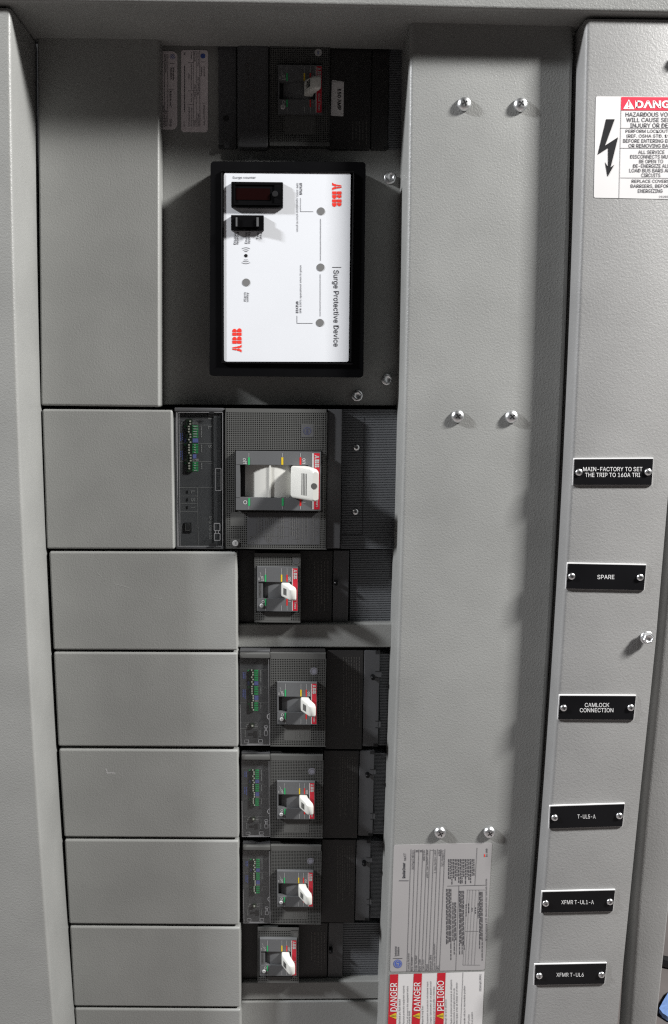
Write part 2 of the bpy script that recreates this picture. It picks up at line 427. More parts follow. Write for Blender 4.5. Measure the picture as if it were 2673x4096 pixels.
for (x, y, _), l, rt in zip(pos, lab6, (0.5, 0.95, 0.65, 0.75, 0.5, 0.6)): domescrew(x, y, YC, 26, l, group="pan head screws on the wide channel cover", h=0.0048, rot=rt)
# ---- nameplate rail
RFt = [(2345, 75), (2324, 795), (2295, 1700), (2236, 2700), (2190, 3300), (2129, 4096)]
RB = [(2700, 75), (2697, 900), (2690, 1500), (2673, 1994), (2622, 2600), (2612, 2700), (2471, 4096)]
YR = -0.060
def rail():
    mb = MB(); lf = smooth_tab(RFt, 76, 4500); rf = [(interp([(2790, 0), (2760, 900), (2700, 1700), (2673, 1994), (2622, 2600), (2560, 3200), (2471, 4096)], y), y) for _, y in lf]; r = 0.0040; rows = []
    for (x, y), (x2, y2) in zip(lf, rf):
        p = U(x, y, YR); p2 = U(x2, y2, YR); q = [Vector((p.x, YC + 0.012, p.z))]
        for k in range(6):
            a = math.radians(90 - k / 5 * 90); q.append(Vector((p.x + r - r * math.sin(a), YR + r - r * math.cos(a), p.z)))
        for k in range(3):
            a = math.radians(k / 2 * 90); q.append(Vector((p2.x - 0.001 + 0.001 * math.sin(a), YR + 0.001 - 0.001 * math.cos(a), p.z)))
        q.append(Vector((p2.x, YC + 0.012, p.z)))
        rows.append(q)
    mb.loft(rows); tag(mb.build('nameplate_rail', 'coat_rail'), "grey steel rail carrying the danger label and six black nameplates", "cabinet rail")
rail()
def side_panel():
    mb = MB(); Ys = -0.045; tab = [(2512, 4096), (2553, 3500), (2600, 3000), (2641, 2600), (2690, 2100), (2760, 1500)][::-1]
    out = [(2628, 4096), (2658, 3800), (2677, 3620), (2740, 3000), (2800, 2500), (2850, 2100), (2950, 1500)][::-1]
    rows = []; r = 0.006
    for y in (900, 1500, 2000, 2400, 2800, 3200, 3600, 3900, 4200, 4500):
        p = U(interp(tab, y), y, Ys); p2 = U(interp(out, y), y, Ys); q = [Vector((p.x, Ys + 0.02, p.z))]
        for k in range(5):
            a = math.radians(90 - k / 4 * 90); q.append(Vector((p.x + r - r * math.sin(a), Ys + r - r * math.cos(a), p.z)))
        for k in range(4):
            a = math.radians(k / 3 * 90); q.append(Vector((p2.x - 0.002 + 0.002 * math.sin(a), Ys + 0.002 - 0.002 * math.cos(a), p.z)))
        q.append(Vector((p2.x, Ys + 0.02, p.z))); rows.append(q)
    mb.loft(rows); tag(mb.build('cabinet_door_panel', 'coat_rail'), "plain grey cabinet door edge beyond the dark gap, next to the floor", "cabinet door")
side_panel()
def blue_sheet():
    mb = MB(); c = [(2636, 4050), (2655, 4015), (2673, 3985), (2740, 3940), (2830, 4020), (2760, 4110), (2673, 4085), (2650, 4070)]
    vs = []
    for x, y in c:
        d = fw + RT * ((x - CX) / F) + UP * ((CY - y) / F); k = (-1.246 - CAM.z) / d.z; vs.append(CAM + d * k)
    mb.prism([Vector((v.x, v.y, v.z + 0.01)) for v in vs], vs); tag(mb.build('plastic_sheet', 'sheet'), "bright blue plastic sheet lying on the floor in the corner", "sheet")
    mb = MB(); a = []
    for x, y in ((2640, 3840), (2660, 3846), (2700, 3853), (2800, 3870)):
        d = fw + RT * ((x - CX) / F) + UP * ((CY - y) / F); k = (-1.236 - CAM.z) / d.z; a.append(CAM + d * k)
    rings = [[p + Vector((0, 0.012 * math.cos(t * math.pi / 4), 0.012 * math.sin(t * math.pi / 4))) for t in range(8)] for p in a]
    mb.loft(rings); tag(mb.build('floor_cable', 'black'), "dark cable lying across the floor behind the cabinet", "cable")
blue_sheet()
# ---- hex standoff bolts on the rail
def standoff(px, py, L, rpx, lab):
    t = thing('standoff_bolt', lab, 'bolt', px, py, YR, "hex bolts on the nameplate rail"); R = rpx * poly_dist(YR)
    b = U(px, py, YR - L); c = Vector((b.x, YR, b.z)); k = L - 0.0045
    mb = MB(); mb.lathe(c, [(R * 0.80, -k), (R * 0.80, 0)], 24); mb.build('shank', 'steel', t)
    mb = MB(); mb.lathe(c, [(R * 1.02, -k - 0.0012), (R * 1.14, -k - 0.0005), (R * 1.08, -k + 0.0002)], 28); mb.build('flange', 'steel', t)
    mb = MB(); mb.lathe(c, [(R * 0.30, -L + 0.0012), (R * 0.52, -L + 0.0009), (R * 0.66, -L), (R * 0.76, -L), (R * 0.92, -L + 0.0009), (R * 0.92, -k - 0.0011)], 6, 0.2); mb.build('head', 'steel', t)
standoff(2596, 2556, 0.0085, 24, "protruding hex bolt with long shadow on the nameplate rail")
standoff(2742, 218, 0.006, 24, "hex bolt cut off by the picture edge, above the danger label")
# ---- black nameplates
def nameplate(pts, lines, lab, sc=None):
    x = sum(p[0] for p in pts) / 4; y = sum(p[1] for p in pts) / 4
    Yf = YR - 0.0020
    t = thing('nameplate', lab, 'nameplate', x, pts[2][1], YR, "black engraved nameplates on the rail")
    mb = MB(); mb.quad4(pts, Yf + 0.0006, YR - 0.0002); mb.build('core_layer', 'ink_white', t)
    i = [(pts[0][0] + 4.5, pts[0][1] + 4.5), (pts[1][0] - 1, pts[1][1] + 4.5), (pts[2][0] - 1.5, pts[2][1] - 1), (pts[3][0] + 4.5, pts[3][1] - 1)]
    mb = MB(); mb.quad4(i, Yf, Yf + 0.0006); mb.build('plate', 'plate', t)
    mb = MB(); ang = (pts[1][1] - pts[0][1]) / (pts[1][0] - pts[0][0])
    for s, cx, cy, L, Hh in lines:
        n0 = len(mb.bm.verts); mb.text(s, cx, cy, L, Hh, Yf - 0.00015, bold=0.0)
    mb.build('lettering', 'ink_white', t)
    for sx, sy in sc: domescrew(sx, sy, Yf, 14.5, None, parent=t, rot=random.random())
z = Zm(2150, 1700, 2.38); z2 = Zm(2050, 2600, 1.591)
def zq(z, *a): v = z(*a); return [(v[i], v[i + 1]) for i in range(0, len(v), 2)]
nameplate(zq(z, 345, 315, 1105, 311, 1092, 572, 332, 572), [("MAIN-FACTORY TO SET", *z(718, 420), 237, 17), ("THE TRIP TO 160A TRI", *z(716, 475), 220, 17)], "top black nameplate with two lines, reading MAIN-FACTORY TO SET THE TRIP", zq(z, 394, 450, 1052, 447))
nameplate(zq(z, 283, 1310, 1038, 1325, 1018, 1575, 266, 1560), [("SPARE", *z(652, 1447), 68, 17)], "black nameplate reading SPARE", zq(z, 325, 1440, 977, 1450))
nameplate(zq(z2, 297, 285, 788, 287, 773, 446, 286, 442), [("CAMLOCK", *z2(539, 350), 98, 16.5), ("CONNECTION", *z2(536, 383), 134, 16.5)], "black nameplate reading CAMLOCK CONNECTION", zq(z2, 325, 368, 752, 366))
nameplate(zq(z2, 236, 990, 716, 975, 702, 1123, 229, 1138), [("T-UL5-A", *z2(472, 1060), 72, 16)], "black nameplate reading T-UL5-A", zq(z2, 268, 1066, 680, 1054))
nameplate(zq(z2, 186, 1535, 655, 1524, 641, 1664, 177, 1674), [("XFMR T-UL1-A", *z2(415, 1605), 130, 16)], "black nameplate reading XFMR T-UL1-A", zq(z2, 211, 1611, 620, 1601))
nameplate(zq(z2, 140, 1999, 601, 1990, 588, 2125, 134, 2134), [("XFMR T-UL6", *z2(367, 2067), 109, 15.5)], "bottom black nameplate reading XFMR T-UL6", zq(z2, 170, 2072, 566, 2065))
# ---- danger label on the rail
def danger_label():
    q = Zm(2300, 300, 3.968); Yf = YR - 0.0003; Yi = YR - 0.0005
    t = thing('danger_label', "white danger label with red heading and black lightning arrow on the rail", "warning label", 2540, 795, YR)
    mb = MB(); mb.rslab(zq(q, 335, 338, 2280, 352, 2250, 1985, 302, 1947), 7, Yf, YR - 0.00005); mb.build('film', 'sticker_w', t)
    mb = MB(); mb.face(zq(q, 738, 348, 2272, 358, 2268, 568, 733, 560), Yi); mb.build('heading_band', 'danger', t)
    Yt = YR - 0.0007
    mb = MB(); mb.text("DANGER", *q(1368, 465), 206, 31, Yt, bold=0.03)
    mb.face(zq(q, 857, 386, 945, 535, 935, 542, 778, 540, 770, 532), Yt); mb.build('heading_lettering', 'ink_white', t)
    mb = MB(); mb.face(zq(q, 850, 415, 866, 415, 861, 492, 855, 492), YR - 0.0009); mb.disc(*q(857, 515), 2.4, YR - 0.0009); mb.build('exclamation_mark', 'danger', t)
    mb = MB(); P = zq(q, 497, 702, 632, 702, 480, 1118, 686, 986, 567, 1468, 626, 1420, 519, 1616, 478, 1380, 527, 1462, 527, 1160, 362, 1266)
    tri = [(0, 1, 2), (0, 2, 10), (2, 9, 10), (2, 3, 9), (3, 4, 9), (4, 8, 9), (8, 4, 6), (4, 5, 6), (6, 7, 8)]
    vs = [mb.bm.verts.new(U(x, y, Yi)) for x, y in P]
    for a in tri: mb.bm.faces.new([vs[i] for i in a])
    mb.build('lightning_arrow', 'ink', t)
    mb = MB()
    L = [("HAZARDOUS VOLTAGE", 626, 806, 1750, 70), ("WILL CAUSE SERIOUS", 712, 818, 1740, 70), ("INJURY OR DEATH.", 800, 880, 1680, 70),
         ("PERFORM LOCKOUT/TAGOUT", 893, 806, 1800, 60), ("(REF. OSHA STD. 1910.147)", 970, 822, 1790, 64), ("BEFORE ENTERING ENCLOSURE", 1045, 768, 1850, 60), ("OR REMOVING BARRIERS.", 1122, 853, 1760, 60),
         ("ALL SERVICE", 1223, 1008, 1424, 58), ("DISCONNECTS MUST", 1296, 880, 1560, 60), ("BE OPEN TO", 1370, 1022, 1402, 58), ("DE-ENERGIZE ALL", 1443, 925, 1500, 60), ("LOAD BUS BARS AND", 1515, 865, 1570, 60), ("CIRCUITS", 1590, 1055, 1357, 60),
         ("REPLACE COVERS,", 1690, 903, 1520, 62), ("BARRIERS, BEFORE", 1768, 886, 1540, 66), ("ENERGIZING", 1840, 1002, 1394, 60)]
    for s, y, x0, x1, h in L: mb.text(s, *q((x0 + x1) / 2, y), (x1 - x0) / 3.968, h / 3.968, Yi, bold=0.004)
    mb.text("252B3671", *q(1460, 1932), 62, 8.5, Yi)
    for y in (842, 1160, 1632): mb.bar(*q(722, y), *q(2260, y + 10), 1.4, Yi)
    mb.bar(*q(733, 560), *q(700, 1952), 1.4, Yi)
    mb.build('lettering', 'ink_grey', t)
danger_label()
# ---- labels on the channel cover
def rating_label():
    q = Zm(1500, 3300, 2.588); Yf = YC - 0.0003; Yi = YC - 0.0005
    t = thing('rating_label', "grey rating label with blue round emblem and ruled table on the wide cover", "label", *q(660, 1500), YC)
    mb = MB(); mb.rslab(zq(q, 197, 207, 1214, 184, 1136, 1500, 157, 1520), 9, Yf, YC - 0.00005); mb.build('film', 'sticker', t)
    def sk(x, y):  # label leans a little: shift x with y
        return q(x, y)
    mb = MB()
    for (xt, yt, xb, yb) in ((375, 250, 330, 1517), (415, 252, 373, 1516), (456, 252, 408, 1515), (497, 252, 448, 1515), (538, 251, 485, 1513), (572, 251, 520, 1513), (608, 250, 556, 1512), (648, 249, 595, 1511), (685, 248, 633, 1510), (726, 247, 668, 1508)):
        mb.bar(*q(xt, yt), *q(xb, yb), 1.3, Yi)
    mb.bar(*q(250, 577), *q(350, 577), 2, Yi); mb.bar(*q(187, 1382), *q(285, 1382), 1.6, Yi)
    mb.text("ReliaGear", *q(301, 470), 62, 11, Yi, 'up', bold=0.02); mb.text("neXT", *q(311, 330), 30, 10, Yi, 'up')
    mb.text("Industrial", *q(216, 1308), 40, 8, Yi, 'up', 0.01); mb.text("Solutions", *q(243, 1308), 36, 8, Yi, 'up', 0.01)
    for s, x, y0, y1 in (("Catalog Number", 352, 1325, 1510), ("Req. Number", 386, 1365, 1510), ("Order Number", 426, 1348, 1510), ("Date Code", 464, 1390, 1510), ("Volts (AC)", 502, 1395, 1508), ("Phase", 538, 1440, 1507), ("Minimum Wire", 577, 1345, 1506), ("Interior Amps Maximum", 618, 1230, 1506), ("UPC", 652, 1455, 1505)):
        mb.text(s, *q(x, (y0 + y1) / 2), (y1 - y0) / 2.588, 8.5, Yi, 'up')
    for s, x, y0, y1 in (("IN3204CC3B031S", 395, 262, 460), ("--", 436, 262, 280), ("--", 478, 262, 280), ("HM2106", 510, 262, 370), ("600V, See Section Label", 545, 258, 548), ("3", 592, 258, 268), ("3, See Section Label", 625, 257, 500), ("400A", 668, 256, 320), ("783175848375", 702, 262, 430)):
        mb.text(s, *q(x, (y0 + y1) / 2), (y1 - y0) / 2.588, 8.5, Yi, 'up')
    # ruled boxes of the fine print
    mb.bar(*q(870, 625), *q(838, 1505), 1.2, Yi); mb.bar(*q(750, 632), *q(1140, 622), 1.2, Yi); mb.bar(*q(1058, 235), *q(1036, 622), 1.2, Yi)
    for x in (952, 975, 1005, 1037, 1070): mb.bar(*q(x + 8, 672), *q(x - 40, 1450), 0.8, Yi)
    mb.bar(*q(935, 1100), *q(1075, 1100), 0.8, Yi); mb.bar(*q(950, 672), *q(1140, 672), 0.8, Yi); mb.bar(*q(912, 1450), *q(1090, 1450), 0.8, Yi)
    mb.text("GE is a trademark of GE. Manufactured under trademark license.", *q(1152, 876), 250, 7, Yi, 'up')
    mb.text("by ABB", *q(1160, 286), 33, 8, Yi, 'up', 0.01)
    mb.build('lettering', 'ink_grey', t)
    mb = MB()
    mb.fine(q(755, 352, 1035, 618), Yi, 'up', 16, 0.42, (5, 16), 2.5)
    mb.fine(q(735, 660, 795, 1475), Yi, 'up', 4, 0.42, (8, 24), 2.5); mb.fine(q(800, 800, 845, 1340), Yi, 'up', 3, 0.4, (8, 20), 2.5)
    mb.fine(q(870, 680, 925, 1460), Yi, 'up', 4, 0.42, (8, 24), 2.5); mb.fine(q(1078, 690, 1118, 1440), Yi, 'up', 3, 0.42, (8, 24), 2.5)
    for x, a, b in ((945, 820, 955), (972, 810, 965), (1008, 858, 920), (1042, 852, 920), (1070, 808, 965), (925, 1245, 1320)): mb.fine(q(x - 7, a, x + 7, b), Yi, 'up', 1, 0.5, (5, 12), 2.5)
    mb.build('small_print', 'ink_grey', t)
    mb = MB(); mb.disc(*q(236, 1437), 17, Yi, 32); e = mb.build('round_emblem', 'blue', t)
    mb = MB(); cx, cy = q(236, 1437); Ye = YC - 0.0007
    mb.ring(cx, cy, 13.5, 1.2, Ye); mb.ring(cx, cy - 5, 4.2, 1.5, Ye, 20, 330, 16); mb.ring(cx, cy + 5, 4.2, 1.5, Ye, 200, 510, 16); mb.bar(cx - 6, cy, cx + 6, cy, 1.4, Ye)
    mb.build('emblem_mark', 'sticker', e)
    mb = MB(); mb.bar(*q(1136, 302), *q(1136, 330), 4, Yi); mb.build('red_mark', 'red', t)
rating_label()
def hazard_label():
    q = Zm(1500, 3300, 2.588); Yf = YC - 0.0003; Yi = YC - 0.0005; Yt = YC - 0.0007
    t = thing('hazard_label', "white hazard label with three red bands reading DANGER, DANGER and PELIGRO", "warning label", *q(640, 2060), YC)
    # runs past the picture's lower edge
    def L(x, y): return q(x - (y - 1530) * 0.043, y)
    mb = MB(); mb.face([L(158, 1548), L(1134, 1517), L(1134, 2900), L(158, 2931)], Yf); mb.build('film', 'sticker_w', t, flat=True)
    mb = MB()
    for a, b in ((158, 243), (403, 488), (647, 733)):
        mb.face([L(a, 1548 - (a - 158) * .032), L(b, 1548 - (b - 158) * .032), L(b, 2900), L(a, 2900)], Yi)
    mb.build('red_band', 'crimson', t)
    mb = MB()
    mb.text("DANGER", *q(194, 1783), 114, 27, Yt, 'up', 0.004); mb.text("DANGER", *q(437, 1777), 114, 27, Yt, 'up', 0.004); mb.text("PELIGRO", *q(680, 1768), 120, 27, Yt, 'up', 0.004)
    mb.build('heading_lettering', 'ink_white', t)
    mb = MB(); 
    for x in (190, 433, 678): mb.face([q(x - 42, 1977), q(x + 25, 1945), q(x + 33, 1950), q(x + 33, 2003), q(x + 27, 2008)], Yt)
    mb.build('warning_triangle', 'yellow', t)
    mb = MB()
    for x in (190, 433, 678): mb.bar(*q(x - 18, 1977), *q(x + 14, 1977), 3, YC - 0.0009); mb.disc(*q(x + 22, 1977), 2, YC - 0.0009, 10)
    for s, x, y0, y1 in (("Electrical arc flash hazard", 255, 1805, 2065), ("Personal protection equipment required.", 300, 1660, 2062), ("Turn off power to this equipment before", 340, 1668, 2062), ("working inside.", 360, 1920, 2060),
                         ("Risque de coup d'arc", 495, 1870, 2062), ("Équipement de protection individuelle requis", 545, 1620, 2062), ("Coupez l'alimentation de cet appareil avant", 580, 1618, 2062), ("appareil avant de travailler a l'interieur.", 613, 1668, 2062),
                         ("Riesgo de arco eléctrico", 736, 1805, 2062), ("Equipo de protección personal es obligatorio", 792, 1600, 2062), ("Desconecte la energía eléctrica de", 822, 1690, 2062), ("este equipo antes de trabajar en el interior.", 850, 1625, 2062),
                         ("handle will be in intermediate position", 930, 1665, 2062), ("OFF position", 975, 1960, 2062), ("to on position", 1008, 1935, 2062), ("3000064819P001", 1092, 1545, 1722)):
        mb.text(s, *q(x, (y0 + y1) / 2), (y1 - y0) / 2.588, 8.2, Yi, 'up')
    mb.bar(*q(912, 1525), *q(888, 2100), 1.2, Yi)
    mb.build('lettering', 'ink_grey', t)
hazard_label()
# ---- letter emblem made of three block letters with split lines
def abb(mb_ink, cx, cy, L, Hh, Y, rot):
    def P(a, b):
        return (cx + a, cy - b) if rot == 'h' else ((cx + b, cy + a) if rot == 'dn' else (cx - b, cy - a))
    g = L * 0.012
    def quad(u0, v0, u1, v1, u2, v2, u3, v3):
        mb_ink.face([P((u - 0.5) * L, (v - 0.5) * Hh) for u, v in ((u0, v0), (u1, v1), (u2, v2), (u3, v3))], Y)
    e, h = 0.012, 0.03
    # A, split down its middle and across
    quad(0.0, 0, 0.115, 0, 0.135, 0.20, 0.055, 0.20); quad(0.055, 0.20, 0.165 - e, 0.20, 0.165 - e, 0.47, 0.075, 0.47)
    quad(0.083, 0.53, 0.165 - e, 0.53, 0.165 - e, 1, 0.118, 1)
    quad(0.33, 0, 0.215, 0, 0.195, 0.20, 0.275, 0.20); quad(0.275, 0.20, 0.165 + e, 0.20, 0.165 + e, 0.47, 0.255, 0.47)
    quad(0.247, 0.53, 0.165 + e, 0.53, 0.165 + e, 1, 0.212, 1)
    for b0 in (0.365, 0.695):
        w = 0.305; m_ = b0 + w * 0.45
        quad(b0, 0, m_ - e, 0, m_ - e, 0.47, b0, 0.47); quad(b0, 0.53, m_ - e, 0.53, m_ - e, 1, b0, 1)
        for v0, v1, ww in ((0.0, 0.47, w), (0.53, 1.0, w * 0.93)):
            pts = [(m_ + e, v0)]
            for k in range(7):
                a = math.radians(-90 + 180 * k / 6); hh = (v1 - v0) / 2
                pts.append((b0 + ww - 0.09 + 0.09 * math.cos(a), (v0 + v1) / 2 + hh * math.sin(a)))
            pts.append((m_ + e, v1))
            mb_ink.face([P((u - 0.5) * L, (v - 0.5) * Hh) for u, v in pts], Y)
# ---- surge protective device
def surge():
    q = Zm(800, 600, 1.827); YB = 0.020; Yf = -0.013
    t = thing('surge_device', "black framed surge protective device with a white printed front", "surge protector", 1150, 1505, YB)
    mb = MB(); mb.box((850, 655, 1455, 1500), -0.004, YB, 0.003); mb.build('housing', 'gloss', t)
    mb = MB()
    o = zq(q, 78, 82, 1212, 88, 1195, 1662, 70, 1650); Xo = o
    mb.rslab(o, 14, -0.010, -0.004); mb.build('flange', 'gloss', t)
    # raised rim round the printed front
    mb = MB(); outer = (886, 681, 1414, 1456); inner = (895, 689, 1406, 1449)
    x0, y0, x1, y1 = outer; a0, b0, a1, b1 = inner
    mb.box((x0, y0, x1, b0), Yf, -0.010, 0.0008); mb.box((x0, b1, x1, y1), Yf, -0.010, 0.0008); mb.box((x0, b0, a0, b1), Yf, -0.010, 0.0008); mb.box((a1, b0, x1, b1), Yf, -0.010, 0.0008)
    mb.build('rim', 'gloss', t)
    YL = Yf + 0.0012; YI = YL - 0.0002
    mb = MB(); mb.rslab(zq(q, 176, 166, 1102, 168, 1088, 1548, 176, 1546), 10, YL, -0.0099); pnl = mb.build('printed_front', 'white', t)
    # counter
    mb = MB(); r = q(228, 231, 608, 422); mb.box(r, YL - 0.0038, YL, 0.0010); ct = mb.build('counter', 'gloss', t)
    mb = MB(); x0, y0, x1, y1 = q(246, 240, 592, 402); Yc = YL - 0.0048
    mb.box((x0, y0, x1, y0 + 7), Yc, YL - 0.0036); mb.box((x0, y1 - 7, x1, y1), Yc, YL - 0.0036); mb.box((x0, y0 + 7, x0 + 7, y1 - 7), Yc, YL - 0.0036); mb.box((x1 - 26, y0 + 7, x1, y1 - 7), Yc, YL - 0.0036)
    mb.build('counter_bezel', 'gloss', ct)
    mb = MB(); mb.box(q(262, 280, 512, 364), YL - 0.0042, YL - 0.0036); mb.build('display', 'display', ct)
    mb = MB(); mb.lathe(U(*q(550, 322), YL - 0.0048), [(0.0026, -0.0016), (0.0028, -0.0008), (0.0028, 0.002)], 24); mb.build('reset_button', 'black', ct)
    # rocker
    mb = MB(); mb.box(q(227, 475, 467, 588), YL - 0.004, YL, 0.0006); rk = mb.build('rocker_switch', 'gloss', t)
    mb = MB(); x0, y0, x1, y1 = q(262, 488, 432, 562); xm = (x0 + x1) / 2
    A = [U(x0, y0, YL - 0.0085), U(x1, y0, YL - 0.0085), U(x1, y1, YL - 0.0085), U(x0, y1, YL - 0.0085)]
    ring0 = [U(x0, y0, YL - .0075), U(xm, y0, YL - .0052), U(x1, y0, YL - .0075), U(x1, y1, YL - .0075), U(xm, y1, YL - .0052), U(x0, y1, YL - .0075)]
    mb.prism(ring0, [Vector((p.x, YL - 0.0035, p.z)) for p in ring0]); mb.build('rocker', 'gloss', rk)
    mb = MB(); mb.rect(q(262, 492, 274, 558), YL - 0.0079); mb.rect(q(414, 492, 430, 558), YL - 0.0079); mb.build('rocker_ridge', 'frame', rk)
    for x, y in ((885, 447), (882, 857), (878, 1262), (338, 967)):
        mb = MB(); mb.disc(*q(x, y), 28 / 1.827, YL - 0.0003, 32); mb.build('indicator_lens', 'led', t)
    mb = MB(); mb.disc(*q(336, 772), 6.8, YI, 20)
    mb.build('sounder_hole', 'ink', t)
    mb = MB()
    mb.text("Surge counter", *q(324, 203), 93, 11.5, YI)
    mb.text("Disable", *q(277, 646), 49, 10, YI, 'dn'); mb.text("Disable", *q(255, 646), 49, 10, YI, 'up')
    mb.text("Enable", *q(361, 643), 46, 10, YI, 'dn'); mb.text("Enable", *q(338, 643), 46, 10, YI, 'up')
    mb.text("Test", *q(447, 627), 28, 9.5, YI, 'dn'); mb.text("Test", *q(423, 627), 28, 9.5, YI, 'up')
    mb.text("Alarm", *q(350, 1075), 38, 9.5, YI, 'dn'); mb.text("Alarm", *q(328, 1075), 38, 9.5, YI, 'up')
    cx, cy = q(336, 772)
    for rr, hw in ((17, 24), (24, 28), (32, 31)):
        mb.ring(cx, cy, rr, 1.6, YI, 90 - hw, 90 + hw, 10); mb.ring(cx, cy, rr, 1.6, YI, 270 - hw, 270 + hw, 10)
    mb.bar(*q(881, 503), *q(881, 810), 1.5, YI); mb.bar(*q(879, 908), *q(879, 1215), 1.5, YI)
    mb.bar(*q(735, 350), *q(735, 451), 1.3, YI); mb.bar(*q(735, 450), *q(828, 450), 1.3, YI)
    mb.bar(*q(709, 1210), *q(709, 1267), 1.3, YI); mb.bar(*q(709, 1266), *q(824, 1266), 1.3, YI)
    mb.text("STATUS", *q(737, 284), 48, 9.5, YI, 'dn', 0.025); mb.text("SPD 100% operational when lit green", *q(711, 419), 195, 9, YI, 'dn')
    mb.text("STATUS", *q(711, 1149), 48, 9.5, YI, 'up', 0.025); mb.text("SPD 100% operational when lit green", *q(737, 1017), 192, 9, YI, 'up')
    mb.bar(*q(967, 857), *q(1033, 857), 2.0, YI)
    mb.text("Surge Protective Device", *q(991, 1157), 306, 27, YI, 'dn', 0.004)
    mb.build('lettering', 'ink_grey', t)
    mb = MB(); abb(mb, *q(1001, 326), 97, 37, YI, 'dn'); mb.build('letter_emblem', 'red', t)
    mb = MB(); abb(mb, *q(271, 1391), 97, 37, YI, 'up'); mb.build('letter_emblem', 'red', t)
surge()
# ---------------------------------------------------------------- breaker parts
def sub1(lo, hi, cuts):
    segs = [(lo, hi)]
    for a, b in cuts:
        n = []
        for s0, s1 in segs:
            if b <= s0 or a >= s1: n.append((s0, s1)); continue
            if a > s0: n.append((s0, a))
            if b < s1: n.append((b, s1))
        segs = n
    return segs
def lattice(mb, r, holes, Yf, depth, pitch, w):
    """raised lattice of bars inside rect r (px), leaving the rects in holes solid"""
    x0, y0, x1, y1 = r; nx = max(1, round((x1 - x0) / pitch)); ny = max(1, round((y1 - y0) / pitch)); px = (x1 - x0) / nx; py = (y1 - y0) / ny
    for i in range(nx + 1):
        x = x0 + i * px
        for a, b in sub1(y0, y1, [(h[1], h[3]) for h in holes if h[0] < x < h[2]]): 
            if b - a > 1: mb.box((x - w / 2, a, x + w / 2, b), Yf, Yf + depth)
    for i in range(ny + 1):
        y = y0 + i * py
        for a, b in sub1(x0, x1, [(h[0], h[2]) for h in holes if h[1] < y < h[3]]):
            if b - a > 1: mb.box((a, y - w / 2, b, y + w / 2), Yf + 0.00003, Yf + depth)
def face_plate(t, r, grid, holes, Yf, Yb, pitch=7.6, m='face', topflank=0.0):
    mb = MB(); D = 0.0014; x0, y0, x1, y1 = r; g0, h0, g1, h1 = grid
    t0, t1, t2, t3 = holes[0]; cx0, cy0, cx1, cy1 = t0 + (t2 - t0) * 0.04, t1 + (t3 - t1) * 0.20, t2 - (t2 - t0) * 0.12, t3 - (t3 - t1) * 0.20
    for rr in ((x0, y0, x1, cy0), (x0, cy1, x1, y1), (x0, cy0, cx0, cy1), (cx1, cy0, x1, cy1)): mb.box(rr, Yf + D, Yb)
    mb.box((x0, y0, x1, h0), Yf, Yf + D); mb.box((x0, h1, x1, y1), Yf, Yf + D); mb.box((x0, h0, g0, h1), Yf, Yf + D); mb.box((g1, h0, x1, h1), Yf, Yf + D)
    lattice(mb, grid, holes, Yf, D, pitch, pitch * 0.38)
    for h in holes[1:]: mb.box(h, Yf, Yf + D)
    return mb.build('face_plate', m, t)
def ribs(t, r, Yf, Yb, pitch=7.4, name='ribbed_cover'):
    mb = MB(); x0, y0, x1, y1 = r; mb.box(r, Yf + 0.0012, Yb); n = int((y1 - y0) / pitch)
    for i in range(n):
        y = y0 + (i + 0.2) * (y1 - y0) / n; mb.box((x0, y, x1, y + pitch * 0.62), Yf, Yf + 0.0012)
    return mb.build(name, 'rib', t)
